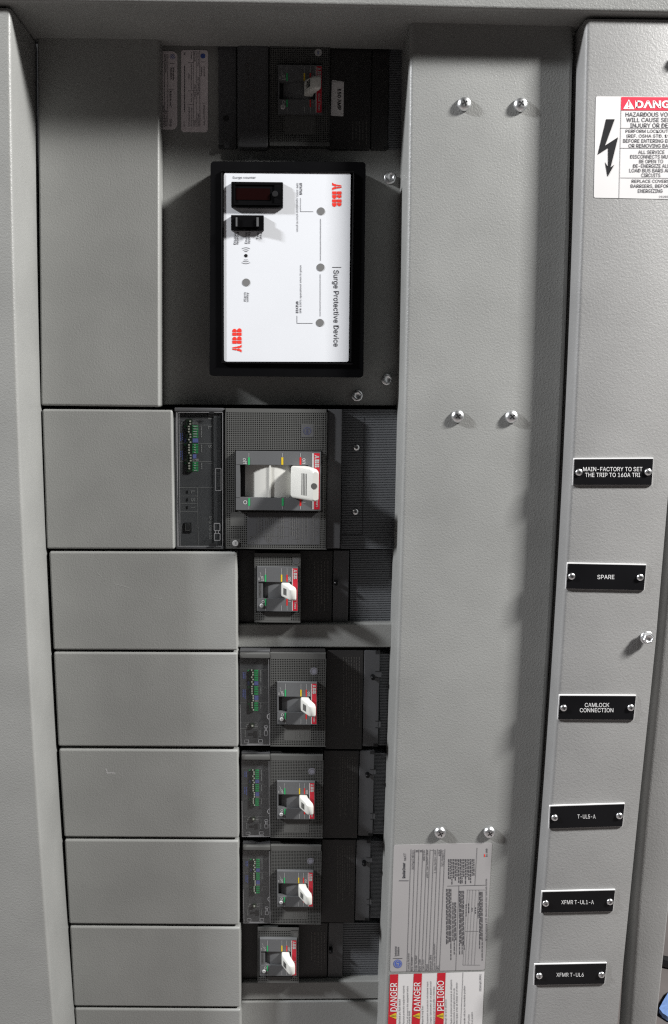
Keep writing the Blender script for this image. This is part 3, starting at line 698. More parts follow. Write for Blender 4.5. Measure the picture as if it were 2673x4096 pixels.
def toggle(t, r, Yf, hgt, P, big=False, tmax=True, rating=None):
    """switch block: raised frame with a window, lever, colour marks and red brand stripe"""
    x0, y0, x1, y1 = r; w, h = x1 - x0, y1 - y0; Yt = Yf - hgt
    def X(u): return x0 + u * w
    def V(v): return y0 + v * h
    ou0, ov0, ou1, ov1 = P['open']
    mb = MB()
    for rr in ((0, 0, 1, ov0), (0, ov1, 1, 1), (0, ov0, ou0, ov1), (ou1, ov0, 1, ov1)):
        mb.box((X(rr[0]), V(rr[1]), X(rr[2]), V(rr[3])), Yt, Yf + 0.0016)
    fr = mb.build('switch_frame', 'frame', t)
    Yi = Yt - 0.0002
    # floor of the window
    Yw = Yt + (0.012 if big else 0.007)
    mb = MB(); mb.box((X(ou0) - 4, V(ov0) - 4, X(ou1) + 4, V(ov1) + 4), Yw, Yw + 0.001)
    mb.build('window_floor', 'black', fr)
    # curved slide
    mb = MB(); a0, a1 = (P['slide']); rows = []
    A = U(X(a0), V(ov0), Yt); B = U(X(a1), V(ov1), Yt); n = 10; sag = (0.008 if big else 0.004)
    for i in range(n + 1):
        s = i / n; x = A.x + (B.x - A.x) * s; yy = Yt + 0.0015 + sag * (2 * s - 1) ** 2
        rows.append([Vector((x, yy, A.z)), Vector((x, yy, B.z))])
    mb.sheet(rows)
    if big:
        s = 0.47; x = A.x + (B.x - A.x) * s; mb.wbox(x - 0.0008, x + 0.0008, Yt + 0.0004, Yt + 0.004, B.z, A.z)
    mb.build('slide', 'track' if P.get('pale') else 'frame', fr)
    if rating:
        mb = MB(); mb.box((X(ou0) , V(ov0) + 1, X(ou0 + 0.11), V(ov1) - 1), Yt + 0.001, Yt + 0.003); rp = mb.build('rating_tab', 'frame', fr)
        mb = MB(); mb.text(rating, X(ou0 + 0.045), V((ov0 + ov1) / 2), h * 0.24, w * 0.05, Yt + 0.0008, 'dn'); mb.build('rating_lettering', 'ink_dim', rp)
    # marks
    for nm, ml, rects in (('green_mark', 'green', P['green']), ('yellow_mark', 'yellow', P['yellow']), ('red_mark', 'mark_red', P['redm'])):
        mb = MB()
        for a, b, c, d in rects: mb.rect((X(a), V(b), X(c), V(d)), Yi)
        mb.build(nm, ml, fr)
    mb = MB()
    for u in P['ticks']:
        mb.bar(X(u), V(0.03), X(u), V(P['tickv'][0]), 1.6 if big else 1.2, Yi); mb.bar(X(u), V(P['tickv'][1]), X(u), V(0.985), 1.6 if big else 1.2, Yi)
    sx = P['stripe']
    mb.bar(X(sx) - w * 0.011, V(0.03), X(sx) - w * 0.011, V(0.985), w * 0.022, Yi)
    k = h * (0.105 if big else 0.11)
    mb.text("off", X(P['off'][0]), V(P['off'][1]), k * 1.0, k * .65, Yi, 'dn', 0.015); mb.text("on", X(P['on'][0]), V(P['on'][1]), k * .92, k * .5, Yi, 'dn', 0.015)
    mb.ring(X(P['o'][0]), V(P['o'][1]), h * 0.028, h * 0.013, Yi); mb.bar(X(P['on'][0]) - k * .25, V(P['o'][1]), X(P['on'][0]) + k * .25, V(P['o'][1]), 1.6, Yi)
    if not big:
        mb.ring(X(0.02), V(0.17), h * 0.07, 1.2, Yi, -50, 40, 8); mb.fine((X(0.025), V(0.24), X(0.065), V(0.30)), Yi, 'dn', 2, 0.5, (3, 5), 1.5)
    mb.build('lettering', 'ink_pale', fr)
    mb = MB(); mb.rect((X(sx), V(0.03), X(0.985), V(0.985)), Yi); st = mb.build('brand_stripe', 'stripe', fr)
    mb = MB(); cxs = X((sx + 1) / 2 - .005); abb(mb, cxs, V(P['abb']), h * 0.22, w * (1 - sx) * 0.62, Yi - 0.0002, 'dn')
    if tmax: mb.text("SACE Tmax", cxs + w * .003, V(0.77), h * 0.36, w * (1 - sx) * 0.40, Yi - 0.0002, 'dn', 0.01)
    mb.build('stripe_lettering', 'ink_pale', st)
    if not big:
        mb = MB(); c = U(X(0.115), V(0.87), Yt); R = w * 0.052 * poly_dist(Yt); mb.lathe(c, [(R * 0.75, -0.0012), (R, -0.0006), (R, 0.0005)], 22); bt = mb.build('test_button', 'ink_pale', fr)
        mb = MB(); mb.text("TEST", X(0.115), V(0.87), R * 1.3 / poly_dist(Yt), R * .5 / poly_dist(Yt), Yt - 0.0014, 'dn'); mb.build('button_lettering', 'ink', bt)
    # lever: a real wedge leaning to the on side
    o = U(X(0), V(0), Yt); e = U(X(1), V(1), Yt); ww = e.x - o.x; hh = o.z - e.z
    rings = []
    for du, (u0, u1, v0, v1, rr, tl) in P['lever']:
        rings.append(rring(o.x + u0 * ww, o.x + u1 * ww, o.z - v1 * hh, o.z - v0 * hh, Yt - du, rr, 3, tl))
    mb = MB(); mb.loft(rings); lv = mb.build('lever', 'handle', t)
    # grip lines on the lever's slanted side
    mb = MB(); (d0, q0), (d1, q1) = P['lever'][P['gi']], P['lever'][P['gi'] + 1]
    for k in range(4):
        s = P['gs'][0] + (P['gs'][1] - P['gs'][0]) * k / 3
        uu = q0[0] + (q1[0] - q0[0]) * s; Yd = Yt - (d0 + (d1 - d0) * s) + q0[5] * (-(q0[1] - q0[0]) * ww / 2) * (1 - s) + q1[5] * (-(q1[1] - q1[0]) * ww / 2) * s
        xx = o.x + uu * ww; ng = 0.0003; va, vb = P['gv']
        vs = [mb.bm.verts.new(p) for p in ((xx - ng - 0.0002, Yd - ng, o.z - va * hh), (xx - ng + 0.0003, Yd - ng - 0.0003, o.z - va * hh), (xx - ng + 0.0003, Yd - ng - 0.0003, o.z - vb * hh), (xx - ng - 0.0002, Yd - ng, o.z - vb * hh))]
        mb.bm.faces.new(vs)
    mb.build('grip_line', 'ink', lv)
    if big:
        mb = MB(); du, (u0, u1, v0, v1, rr, tl) = P['lever'][-1]
        c = Vector((o.x + (u0 + u1) / 2 * ww - 0.0015, Yt - du - 0.0001, o.z - (v0 + (v1 - v0) * 0.5) * hh)); mb.lathe(c, [(0.0030, -0.0001), (0.0030, 0.0006)], 24); mb.build('lock_hole', 'face', lv)
    return fr
PS = dict(open=(0.035, 0.335, 0.87, 0.715), slide=(0.12, 0.86), green=[(.19, .17, .225, .33), (.19, .72, .225, .87)], yellow=[(.58, .17, .615, .33)], redm=[(.715, .17, .745, .33), (.715, .72, .745, .87)],
          ticks=(.207, .597, .73), tickv=(0.17, 0.87), stripe=0.87, off=(.135, .26), on=(.79, .27), o=(.13, .77), abb=0.16,
          lever=[(-0.004, (.585, .78, .35, .63, .001, 0)), (0.005, (.595, .82, .345, .64, .0016, 0)), (0.0145, (.735, .945, .365, .655, .0024, 0)), (0.0175, (.785, .955, .385, .655, .0022, 0)), (0.0187, (.83, .93, .42, .625, .0014, 0))], gi=1, gs=(0.42, 0.86), gv=(.42, .57))
PB = dict(open=(0.047, 0.228, 0.85, 0.79), slide=(0.10, 0.74), pale=True, green=[(.142, .10, .165, .225), (.145, .795, .168, .925), (.54, .795, .562, .925)], yellow=[(.535, .10, .558, .225)], redm=[(.75, .10, .77, .225), (.75, .795, .77, .925)],
          ticks=(.153, .547, .76), tickv=(0.09, 0.93), stripe=0.918, off=(.105, .165), on=(.80, .165), o=(.11, .865), abb=0.165,
          lever=[(-0.006, (.64, .80, .235, .775, .002, 0)), (0.006, (.65, .88, .235, .78, .003, 0)), (0.027, (.84, .955, .245, .785, .0035, 0)), (0.032, (.875, .962, .26, .78, .003, 0)), (0.0342, (.90, .955, .29, .76, .002, 0))], gi=1, gs=(0.66, 0.92), gv=(.33, .70))
def printed_body(t, r, Y, fine_r, n, rings_px=()):
    mb = MB()
    mb.fine(fine_r, Y - 0.0002, 'dn', n, 0.3, (5, 18), 3)
    for cx, cy, rr in rings_px: mb.ring(cx, cy, rr, 1.5, Y - 0.0002)
    mb.build('small_print', 'ink_faint', t)
# ---- large breaker
def big_breaker():
    q = Zm(680, 1600, 1.688); k = Zm(690, 1620, 4.035); d = Zm(930, 1780, 4.087)
    t = thing('circuit_breaker', "largest breaker with a broad ivory lever and clear covered trip unit", "circuit breaker", 1150, 2197, 0.03, "molded case breakers in the panel")
    Yf = 0.0
    # trip unit
    mb = MB(); mb.box((700, 1632, 900, 2198), 0.006, 0.04, 0.001); tu = mb.build('trip_unit', 'plastic', t)
    mb = MB(); mb.box(k(30, 45, 822, 110), 0.0015, 0.006, 0.001); mb.box(k(60, 2290, 832, 2325), 0.0015, 0.006, 0.0008); mb.box(k(672, 122, 790, 2270), 0.0045, 0.006, 0.0005); mb.build('end_cap', 'plastic', tu)
    Yi = 0.0058
    mb = MB()
    for a in ((100, 325, 665, 325), (103, 622, 665, 622), (105, 914, 668, 914), (112, 1332, 400, 1332), (418, 1330, 672, 1330), (115, 1470, 402, 1470), (118, 1594, 402, 1594), (120, 1718, 404, 1718), (404, 1332, 416, 2270), (664, 150, 675, 2260)):
        mb.bar(*k(*a), 1.5, Yi)
    for s, x, y, L, h_ in (("N", 606, 196, 14, 16), ("L", 606, 365, 11, 16), ("S", 612, 667, 13, 16), ("I", 614, 943, 3, 15), ("L", 332, 1405, 11, 16), ("S", 335, 1530, 13, 16), ("I", 335, 1655, 3.5, 15)):
        mb.text(s, *k(x, y), L, h_, Yi, 'dn', 0.01)
    mb.text("Ekip Dip LSI", *k(612, 1980), 90, 14, Yi, 'dn', 0.006)
    mb.text("In = 400 A", *k(752, 1200), 60, 11, 0.0043, 'dn', 0.006)
    mb.text("OFF", *k(180, 258), 14, 6, Yi); mb.text("ON", *k(360, 258), 12, 6, Yi)
    mb.text("Test/Prg", *k(147, 1980), 32, 6, Yi, 'dn')
    for r in ((142, 280, 228, 312), (320, 280, 418, 312), (322, 868, 425, 902), (190, 868, 232, 902)): mb.rect(k(*r), Yi)
    for r in ((455, 345, 480, 575), (458, 640, 482, 760), (460, 935, 485, 1055)): mb.fine(k(*r), Yi, 'dn', 1, 0.7, (5, 9), 2)
    mb.build('panel_lettering', 'ink_panel', tu)
    mb = MB(); mb.text("50%", *k(184, 296), 16, 6, Yi - .0002); mb.text("100%", *k(368, 296), 18, 6, Yi - .0002); mb.bar(*k(345, 880), *k(380, 892), 2, Yi - .0002); mb.build('tag_lettering', 'ink', tu)
    mb = MB(); mb.box(k(228, 228, 322, 1080), 0.0040, 0.006); ds = mb.build('switch_block', 'pcb', tu)
    mb = MB()
    for i in range(19):
        y = 262 + i * 42.4; left = i in (2, 3, 4, 7, 9, 10, 11, 12, 16, 17, 18); x = 262 + i * 0.5 if left else 286 + i * .5
        mb.box(k(x - 12, y - 11, x + 12, y + 11), 0.0030, 0.0042)
    mb.build('slider_pips', 'grille', ds)
    mb = MB()
    for i in list(range(2, 7)) + list(range(9, 13)) + list(range(16, 20)):
        y = 262 + i * 41.8 - 2; mb.rect(k(326, y - 17, 418, y + 17), Yi)
    for y in (345, 640, 938): mb.rect(k(194, y - 16, 222, y + 16), Yi)
    mb.build('green_tags', 'green_dim', tu)
    mb = MB(); mb.rect(k(328, 540, 418, 605), Yi); mb.rect(k(192, 540, 230, 605), Yi); mb.rect(k(330, 795, 388, 862), Yi)
    mb.fine(k(118, 455, 175, 590), Yi, 'dn', 2, 0.4, (4, 7), 2); mb.fine(k(120, 740, 180, 890), Yi, 'dn', 2, 0.4, (4, 7), 2); mb.build('blue_tags', 'blue_pale', tu)
    mb = MB(); mb.fine(k(340, 330, 410, 525), Yi - .0003, 'h', 5, 0.35, (12, 14), 3); mb.fine(k(350, 625, 400, 785), Yi - .0003, 'h', 4, 0.35, (6, 8), 3); mb.fine(k(350, 920, 400, 1075), Yi - .0003, 'h', 4, 0.35, (6, 8), 3); mb.build('tag_figures', 'ink_pale', tu)
    mb = MB()
    for y in (1405, 1530, 1655): mb.rect(k(225, y - 25, 252, y + 25), Yi - 0.0001)
    mb.box(k(185, 1900, 308, 2060), 0.0050, 0.006, 0.0004); mb.build('socket_surround', 'black', tu)
    mb = MB(); mb.rect(k(205, 1915, 288, 2030), 0.0047); mb.build('socket', 'void', tu); 
    mb = MB(); mb.outline(k(210, 1920, 284, 2026), 2, 0.0045); mb.build('socket_rim', 'face', tu)
    # clear cover
    mb = MB(); r = k(62, 114, 815, 2288); mb.box(r, 0.0008, 0.0012); cv = mb.build('clear_cover', 'clear', tu)
    mb = MB(); mb.outline(k(85, 118, 812, 2278), 1.5, 0.0006); mb.bar(*k(64, 118), *k(96, 2275), 2.0, 0.0006); mb.bar(*k(108, 125), *k(125, 2270), 1.3, 0.0006)
    for r in ((674, 1910, 768, 2024), (676, 2074, 770, 2184), (698, 2024, 745, 2074)): mb.outline(k(*r), 1.6, 0.0006)
    mb.outline(k(694, 1024, 785, 1380), 1.0, 0.0006)
    mb.build('cover_edge', 'clear_edge', cv)
    mb = MB(); mb.box(k(600, 2236, 706, 2278), 0.0000, 0.0006); mb.build('latch', 'black', cv)
    mb = MB(); mb.box(k(598, 112, 672, 140), 0.0, 0.0006); mb.build('latch', 'black', cv)
    # face
    face_plate(t, (903, 1635, 1306, 2196), q(384, 84, 1052, 1000), [(938, 1800, 1290, 2048), q(520, 762, 1012, 978), q(884, 164, 970, 252), q(412, 765, 504, 852), q(415, 935, 470, 992)], Yf, 0.03, 7.4)
    toggle(t, (944, 1806, 1284, 2041), Yf, 0.005, PB, big=True)
    mb = MB(); R = U(*q(1158, 500), 0.002)
    mb.box((1307, 1637, 1366, 2194), 0.003, 0.03, 0.001); mb.build('side_strip', 'plastic', t)
    ribs(t, (1368, 1637, 1600, 2196), 0.013, 0.035, 6.6, 'terminal_cover')
    mb = MB(); mb.bar(1458, 1668, 1450, 2140, 1.8, 0.0127); mb.bar(1450, 2139, 1366, 2139, 1.5, 0.0127); mb.build('cover_seam', 'black', t)
    for x, y in ((1426, 1790), (1422, 2047)): domescrew(x, y, 0.013, 13, None, parent=t, rot=random.random())
    mb = MB(); mb.rect(q(886, 167, 970, 252), Yf - 0.0002); bd = mb.build('badge', 'plastic', t)
    mb = MB(); cx, cy = q(928, 208); mb.ring(cx, cy, 14, 3, Yf - 0.0004); mb.text("ABB", cx, cy, 20, 9, Yf - .0004, 'dn', .02); mb.build('badge_mark', 'badge_navy', bd)
    mb = MB(); mb.rect(q(521, 763, 1011, 977), Yf - 0.0002); lp = mb.build('data_panel', 'plastic', t)
    mb = MB(); Yd = Yf - 0.0004
    for x0, x1, n in ((410, 500, 3), (520, 680, 5), (730, 850, 4), (940, 1000, 2), (1000, 1090, 3), (1120, 1160, 1), (1190, 1240, 2), (1290, 1340, 2)):
        mb.fine(d(x0, 1140, x1, 1620), Yd, 'dn', n, 0.32, (6, 22), 4)
    for x in (390, 692, 930, 980, 1102, 1178, 1268, 1355): mb.bar(*d(x, 1135), *d(x - 2, 1620), 0.9, Yd)
    for y in (1238, 1342, 1488): mb.bar(*d(695, y), *d(928, y), 0.9, Yd)
    for y in (1215, 1297, 1377, 1457, 1538): mb.bar(*d(985, y), *d(1100, y), 0.9, Yd)
    mb.bar(*d(270, 1487), *d(692, 1487), 0.9, Yd)
    mb.ring(*d(600, 1187), 11, 1.6, Yd); mb.text("UL", *d(595, 1187), 9, 9, Yd, 'dn'); mb.ring(*d(610, 1555), 11, 1.6, Yd); mb.text("SP", *d(610, 1555), 9, 9, Yd, 'dn')
    mb.ring(*d(332, 1540), 11, 1.8, Yd, 180, 360, 14); mb.ring(*d(332, 1625), 11, 1.8, Yd, 180, 360, 14); mb.bar(*d(332, 1582), *d(332, 1615), 1.8, Yd)
    mb.text("Tmax XT5E 400", *d(1385, 1300), 84, 9, Yd, 'dn')
    mb.build('data_lettering', 'ink_dim', lp)
    mb = MB(); c = U(*q(443, 967), Yf); mb.lathe(c, [(0.0028, -0.001), (0.0031, -0.0006), (0.0031, 0)], 24); tb = mb.build('trip_button', 'ink_pale', t)
    mb = MB(); mb.text("TEST", *q(443, 967), 12, 5, Yf - 0.0012, 'dn'); mb.build('button_lettering', 'ink', tb)
    return t
big_breaker()
# ---- small breakers
def small_breaker(z, rows, label, grid_top=True):
    """rows: dict of zoom rects"""
    t = thing('circuit_breaker', label, "circuit breaker", (z(*rows['face'])[0] + z(*rows['face'])[2]) / 2, z(*rows['face'])[3], 0.03, "molded case breakers in the panel")
    mb = MB(); mb.box(z(*rows['body']), 0.022, 0.06, 0.001); mb.build('body', 'body', t)
    g = z(*rows['face']); tg = z(*rows['toggle']); Yf = 0.006
    mb_h = [(tg[0] - 4, tg[1] - 4, tg[2] + 4, tg[3] + 4), (g[0] + (g[2] - g[0]) * 0.22, tg[3] + 3, g[0] + (g[2] - g[0]) * 0.80, g[3] - 9), z(*rows['badge_sq'])]
    hf = 12
    face_plate(t, (g[0], g[1], g[2], g[3]), (g[0] + 3, g[1] + hf, g[2] - 3, g[3] - 7), mb_h, Yf, 0.024, 7.2)
    P = dict(PS); P['o'] = (.15, .78)
    toggle(t, tg, Yf, 0.004, P, rating=rows['rating'])
    s = z(*rows['strip']); mb = MB(); mb.box(s, 0.0225, 0.05, 0.0008); mb.build('terminal_strip', 'plastic', t)
    ribs(t, z(*rows['ribs']), 0.026, 0.05, 7.0, 'terminal_cover')
    cx, cy = z(*rows['post']); mb = MB(); c = U(cx, cy, 0.0225); mb.lathe(c, [(0.0012, -0.007), (0.0022, -0.006), (0.0022, 0)], 16); mb.build('post', 'gloss', t)
    bx = z(*rows['badge']); mb = MB(); mb.disc(bx[0], bx[1], rows['br'], Yf - 0.0002, 28); bd = mb.build('badge', rows['bm'], t)
    mb = MB(); mb.ring(bx[0], bx[1], rows['br'] * 0.8, 1.6, Yf - 0.0004); mb.build('badge_mark', 'ink_dim', bd)
    b = z(*rows['body']); fr = rows['print']; printed_body(t, b, 0.022, z(*fr), 5, [(*z(x, y), 8) for x, y in rows['rings']])
    return t
small_breaker(Zm(930, 2180, 2.318), dict(body=(50, 48, 925, 722), face=(205, 78, 630, 718), toggle=(228, 205, 610, 615), strip=(933, 50, 1078, 722), ribs=(1092, 46, 1520, 722), post=(960, 346),
    badge=(591, 148), br=14, bm='plastic', badge_sq=(555, 112, 628, 186), rating="In=70A", print=(750, 150, 900, 640), rings=((858, 110), (850, 530))), "small breaker with short white lever directly under the largest breaker")
small_breaker(Zm(930, 3340, 2.318), dict(body=(80, 812, 880, 1356), face=(235, 860, 615, 1372), toggle=(254, 968, 597, 1306), strip=(888, 815, 1025, 1352), ribs=(1028, 812, 1400, 1352), post=(912, 1052),
    badge=(583, 925), br=13, bm='ink_dim', badge_sq=(545, 885, 614, 960), rating="In=50A", print=(720, 900, 870, 1250), rings=((822, 862), (812, 1200))), "lowest small breaker with short white lever near the bottom")
# ---- breakers with dip switch trip units: built once, copied
def dip_breaker(label):
    z = Zm(930, 2580, 2.318); k = Zm(940, 2600, 5.95)
    t = thing('circuit_breaker', label, "circuit breaker", 1020, 2984, 0.03, "molded case breakers in the panel"); Yf = 0.004
    mb = MB(); mb.box(z(865, 48, 1210, 968), 0.019, 0.05, 0.0012); mb.box(z(352, 52, 865, 80), 0.010, 0.05, 0.001); mb.build('body', 'body', t)
    mb = MB(); mb.box(z(1216, 52, 1362, 942), 0.0185, 0.05, 0.001); mb.box(z(1362, 250, 1382, 302), 0.0185, 0.03); mb.box(z(1356, 705, 1374, 765), 0.0185, 0.03); mb.build('terminal_strip', 'plastic', t)
    mb = MB()
    for y0, y1 in ((243, 250), (298, 305), (703, 709), (764, 770)): mb.rect(z(1325, y0, 1385, y1), 0.0183)
    mb.build('clip_slot', 'void', t)
    mb = MB(); mb.rect(z(1328, 50, 1368, 84), 0.0183); mb.build('corner_notch', 'void', t)
    mb = MB(); mb.rect(z(1308, 915, 1350, 942), 0.0183); mb.build('corner_notch', 'void', t)
    mb = MB(); c = U(*z(1300, 290), 0.0185); mb.lathe(c, [(0.0014, -0.0068), (0.0024, -0.006), (0.0024, 0)], 16); mb.build('post', 'gloss', t)
    ribs(t, z(1366, 80, 1500, 930), 0.024, 0.05, 6.2, 'terminal_cover')
    g = z(350, 78, 864, 942); tg = z(415, 348, 785, 738)
    holes = [(tg[0] - 3, tg[1] - 3, tg[2] + 3, tg[3] + 3), z(480, 740, 730, 884), z(720, 208, 795, 280)]
    face_plate(t, g, (g[0] + 3, g[1] + 22, g[2] - 3, g[3] - 4), holes, Yf, 0.03, 7.0)
    toggle(t, tg, Yf, 0.004, PS)
    mb = MB(); bx = z(757, 243); mb.disc(*bx, 15, Yf - 0.0002, 28); bd = mb.build('badge', 'logo_grey', t)
    mb = MB(); mb.ring(*bx, 11, 1.6, Yf - 0.0004); mb.build('badge_mark', 'ink_dim', bd)
    mb = MB(); mb.fine(z(580, 800, 720, 870), Yf - 0.0002, 'dn', 6, 0.3, (4, 12), 3); mb.build('data_lettering', 'ink_dim', t)
    printed_body(t, None, 0.019, z(1020, 110, 1190, 760), 7, [(*z(1155, 473), 9), (*z(1155, 663), 9)])
    # trip unit
    mb = MB(); mb.box(k(112, 14, 832, 2270), Yf + 0.004, 0.05, 0.0008); tu = mb.build('trip_unit', 'plastic', t)
    mb = MB(); mb.box(k(110, 82, 828, 205), Yf - 0.001, Yf + 0.004, 0.0012); mb.build('end_cap', 'face', tu)
    Yi = Yf + 0.0038; mb = MB()
    for a in ((110, 455, 790, 460), (112, 855, 795, 862), (118, 1243, 798, 1253), (125, 1735, 800, 1738), (122, 1868, 545, 1872), (548, 1740, 552, 2230)): mb.bar(*k(*a), 1.2, Yi)
    mb.text("L", *k(725, 495), 7, 11, Yi, 'dn'); mb.text("S", *k(725, 912), 8, 11, Yi, 'dn'); mb.text("I", *k(725, 1277), 2, 10, Yi, 'dn')
    for r in ((598, 480, 635, 835), (600, 890, 637, 1070), (600, 1265, 637, 1440), (225, 1910, 262, 2110), (580, 1910, 620, 2090), (255, 1760, 340, 1790), (480, 1760, 530, 1790)): mb.fine(k(*r), Yi, 'dn', 1, 0.6, (3, 6), 1.5)
    for r in ((470, 1192, 565, 1235), (300, 1192, 360, 1235), (255, 1800, 360, 1840), (468, 1800, 540, 1840)): mb.rect(k(*r), Yi)
    mb.build('panel_lettering', 'ink_panel', tu)
    mb = MB(); mb.box(k(365, 470, 458, 1470), Yf + 0.0022, Yf + 0.004); mb.box(k(365, 1750, 462, 1850), Yf + 0.0022, Yf + 0.004); ds = mb.build('switch_block', 'pcb', tu)
    mb = MB(); rr = random.Random(3); pat = "LRRLRLRLLLLRRRLLLR"
    for i, c_ in enumerate(pat):
        y = 485 + i * 55.5; x = (400 if c_ == 'L' else 427) + i * 0.8; mb.box(k(x - 14, y - 13, x + 14, y + 13), Yf + 0.0014, Yf + 0.0024)
    mb.box(k(395, 1790, 437, 1825), Yf + 0.0014, Yf + 0.0024)
    mb.build('slider_pips', 'grille', ds)
    mb = MB()
    for i in (0, 1, 2, 3, 4, 7, 8, 9, 10, 14, 15, 16, 17): y = 492 + i * 55.2; mb.rect(k(462, y - 21, 556, y + 21), Yi)
    for y in (492, 888, 1278): mb.rect(k(300, y - 20, 350, y + 20), Yi)
    mb.rect(k(350, 470, 358, 1240), Yi); mb.rect(k(350, 1250, 362, 1460), Yi); mb.build('green_tags', 'green', tu)
    mb = MB(); mb.rect(k(462, 745, 556, 838), Yi); mb.rect(k(300, 745, 358, 838), Yi); mb.rect(k(466, 1085, 560, 1188), Yi)
    mb.fine(k(180, 530, 260, 730), Yi, 'dn', 2, 0.5, (4, 6), 1.5); mb.fine(k(175, 940, 265, 1170), Yi, 'dn', 2, 0.5, (4, 6), 1.5); mb.build('blue_tags', 'blue_pale', tu)
    mb = MB(); mb.rect(k(450, 1930, 530, 2080), Yi - 0.0001); mb.rect(k(320, 1978, 450, 2030), Yi - 0.0001); mb.rect(k(570, 2105, 640, 2130), Yi - .0001); mb.build('socket', 'void', tu)
    mb = MB(); mb.box(k(112, 215, 832, 2268), Yf + 0.0002, Yf + 0.0006); cv = mb.build('clear_cover', 'clear', tu)
    mb = MB(); mb.bar(*k(130, 2262), *k(832, 2262), 2.4, Yf); mb.bar(*k(818, 1500), *k(828, 2262), 1.8, Yf); mb.bar(*k(806, 225), *k(812, 1500), 1.2, Yf); mb.bar(*k(125, 1300), *k(150, 2250), 1.4, Yf)
    mb.bar(*k(290, 2238), *k(680, 2238), 2.2, Yf); mb.ring(*k(838, 1585), 11.5, 2.4, Yf, 95, 265, 14)
    for r in ((700, 1805, 778, 1850), (700, 1925, 780, 2030), (228, 2140, 330, 2210), (565, 2130, 660, 2210)): mb.outline(k(*r), 1.3, Yf)
    mb.bar(*k(722, 1850), *k(722, 1925), 1.6, Yf); mb.bar(*k(755, 1850), *k(755, 1925), 1.6, Yf)
    mb.build('cover_edge', 'clear_edge', cv)
    mb = MB(); mb.bar(*k(128, 2270), *k(832, 2270), 2, Yf + 0.002); 
    return t
def copy_tree(o, parent=None):
    c = o.copy(); COL.objects.link(c)
    if parent is not None: c.parent = parent
    for ch in list(o.children): copy_tree(ch, c)
    return c
d1 = dip_breaker("upper of the three breakers with green dip switches and white lever, under the cross strip")
for (px, py, s, lab) in ((1024, 3350, 0.945, "middle of the three breakers with green dip switches and white lever"), (1027, 3695, 0.925, "lower of the three breakers with green dip switches, pale round badge and white lever")):
    sc = (s * 1.02, 1, s * 0.97); off = d1.location - U(1020, 2984, 0.004)
    c = copy_tree(d1); c.location = U(px, py, 0.004) + Vector((off.x * sc[0], off.y, off.z * sc[2])); c.scale = sc; c['label'] = lab
# ---- dark breaker at the top
def top_breaker():
    z = Zm(600, 100, 1.479)
    t = thing('circuit_breaker', "dark shaded breaker under the header with a 150 AMP sticker beside its lever", "circuit breaker", 1200, 596, 0.020, "molded case breakers in the panel"); Yf = 0.010
    mb = MB(); mb.box(z(405, 50, 512, 728), 0.0155, 0.03, 0.001); mb.build('terminal_strip', 'plastic', t)
    mb = MB(); mb.lathe(U(*z(450, 553), 0.0153), [(0.0028, -0.0002), (0.0028, 0.0005)], 20); mb.lathe(U(*z(1378, 238), 0.0153), [(0.003, -0.0002), (0.003, 0.0005)], 20); mb.rect(z(405, 708, 438, 730), 0.0153); mb.rect(z(1385, 718, 1412, 738), 0.0153); mb.build('screw_hole', 'void', t)
    mb = MB(); mb.box(z(516, 46, 704, 726), 0.010, 0.03, 0.003); tu = mb.build('trip_unit', 'plastic', t)
    mb = MB()
    for x in (545, 580, 615, 652): mb.bar(*z(x, 230), *z(x, 575), 1.2, Yf - 0.0002)
    mb.fine(z(560, 190, 640, 560), Yf - 0.0002, 'dn', 5, .25, (5, 14), 4); mb.build('panel_lettering', 'ink_faint', tu)
    g = z(709, 46, 1063, 715); tg = z(757, 236, 1020, 522)
    face_plate(t, g, (g[0] + 3, g[1] + 14, g[2] - 3, z(0, 692)[1]), [(tg[0] - 3, tg[1] - 3, tg[2] + 3, tg[3] + 3), z(796, 540, 976, 648)], Yf, 0.03, 7.6)
    toggle(t, tg, Yf, 0.004, PS)
    mb = MB(); mb.disc(*z(996, 163), 15, Yf - 0.0002); bd = mb.build('badge', 'ink_pale', t)
    mb = MB(); mb.text("ABB", *z(996, 163), 14, 6, Yf - 0.0004, 'dn'); mb.build('badge_mark', 'blue', bd)
    mb = MB(); mb.fine(z(860, 575, 970, 640), Yf - 0.0002, 'dn', 4, 0.25, (5, 12), 4); mb.bar(*z(920, 580), *z(920, 640), 1, Yf - .0002); mb.build('data_lettering', 'ink_dim', t)
    mb = MB(); mb.box(z(1063, 50, 1308, 734), 0.0145, 0.03, 0.001); mb.build('body', 'body', t)
    printed_body(t, None, 0.0145, z(1190, 570, 1290, 720), 5, [(*z(1257, 112), 10), (*z(1245, 584), 11)])
    mb = MB(); mb.box(z(1312, 60, 1412, 736), 0.0155, 0.03, 0.001); mb.build('terminal_block', 'body', t)
    ribs(t, z(1414, 60, 1560, 736), 0.017, 0.03, 7, 'terminal_cover')
top_breaker()
def amp_sticker():
    z = Zm(600, 100, 1.479); Y = 0.0145 - 0.0004
    t = thing('amp_sticker', "small white sticker reading 150 AMP on the dark breaker", "sticker", *z(1110, 540), Y)
    mb = MB(); mb.rslab(zq(z, 1077, 325, 1148, 335, 1145, 540, 1070, 536), 4, Y, Y + 0.0003); mb.build('film', 'sticker_w', t)
    mb = MB(); mb.text("150 AMP", *z(1121, 440), 84, 15, Y - 0.0002, 'dn', 0.02); mb.bar(*z(1074, 336), *z(1146, 338), 1.2, Y - .0002); mb.build('lettering', 'ink', t)
amp_sticker()
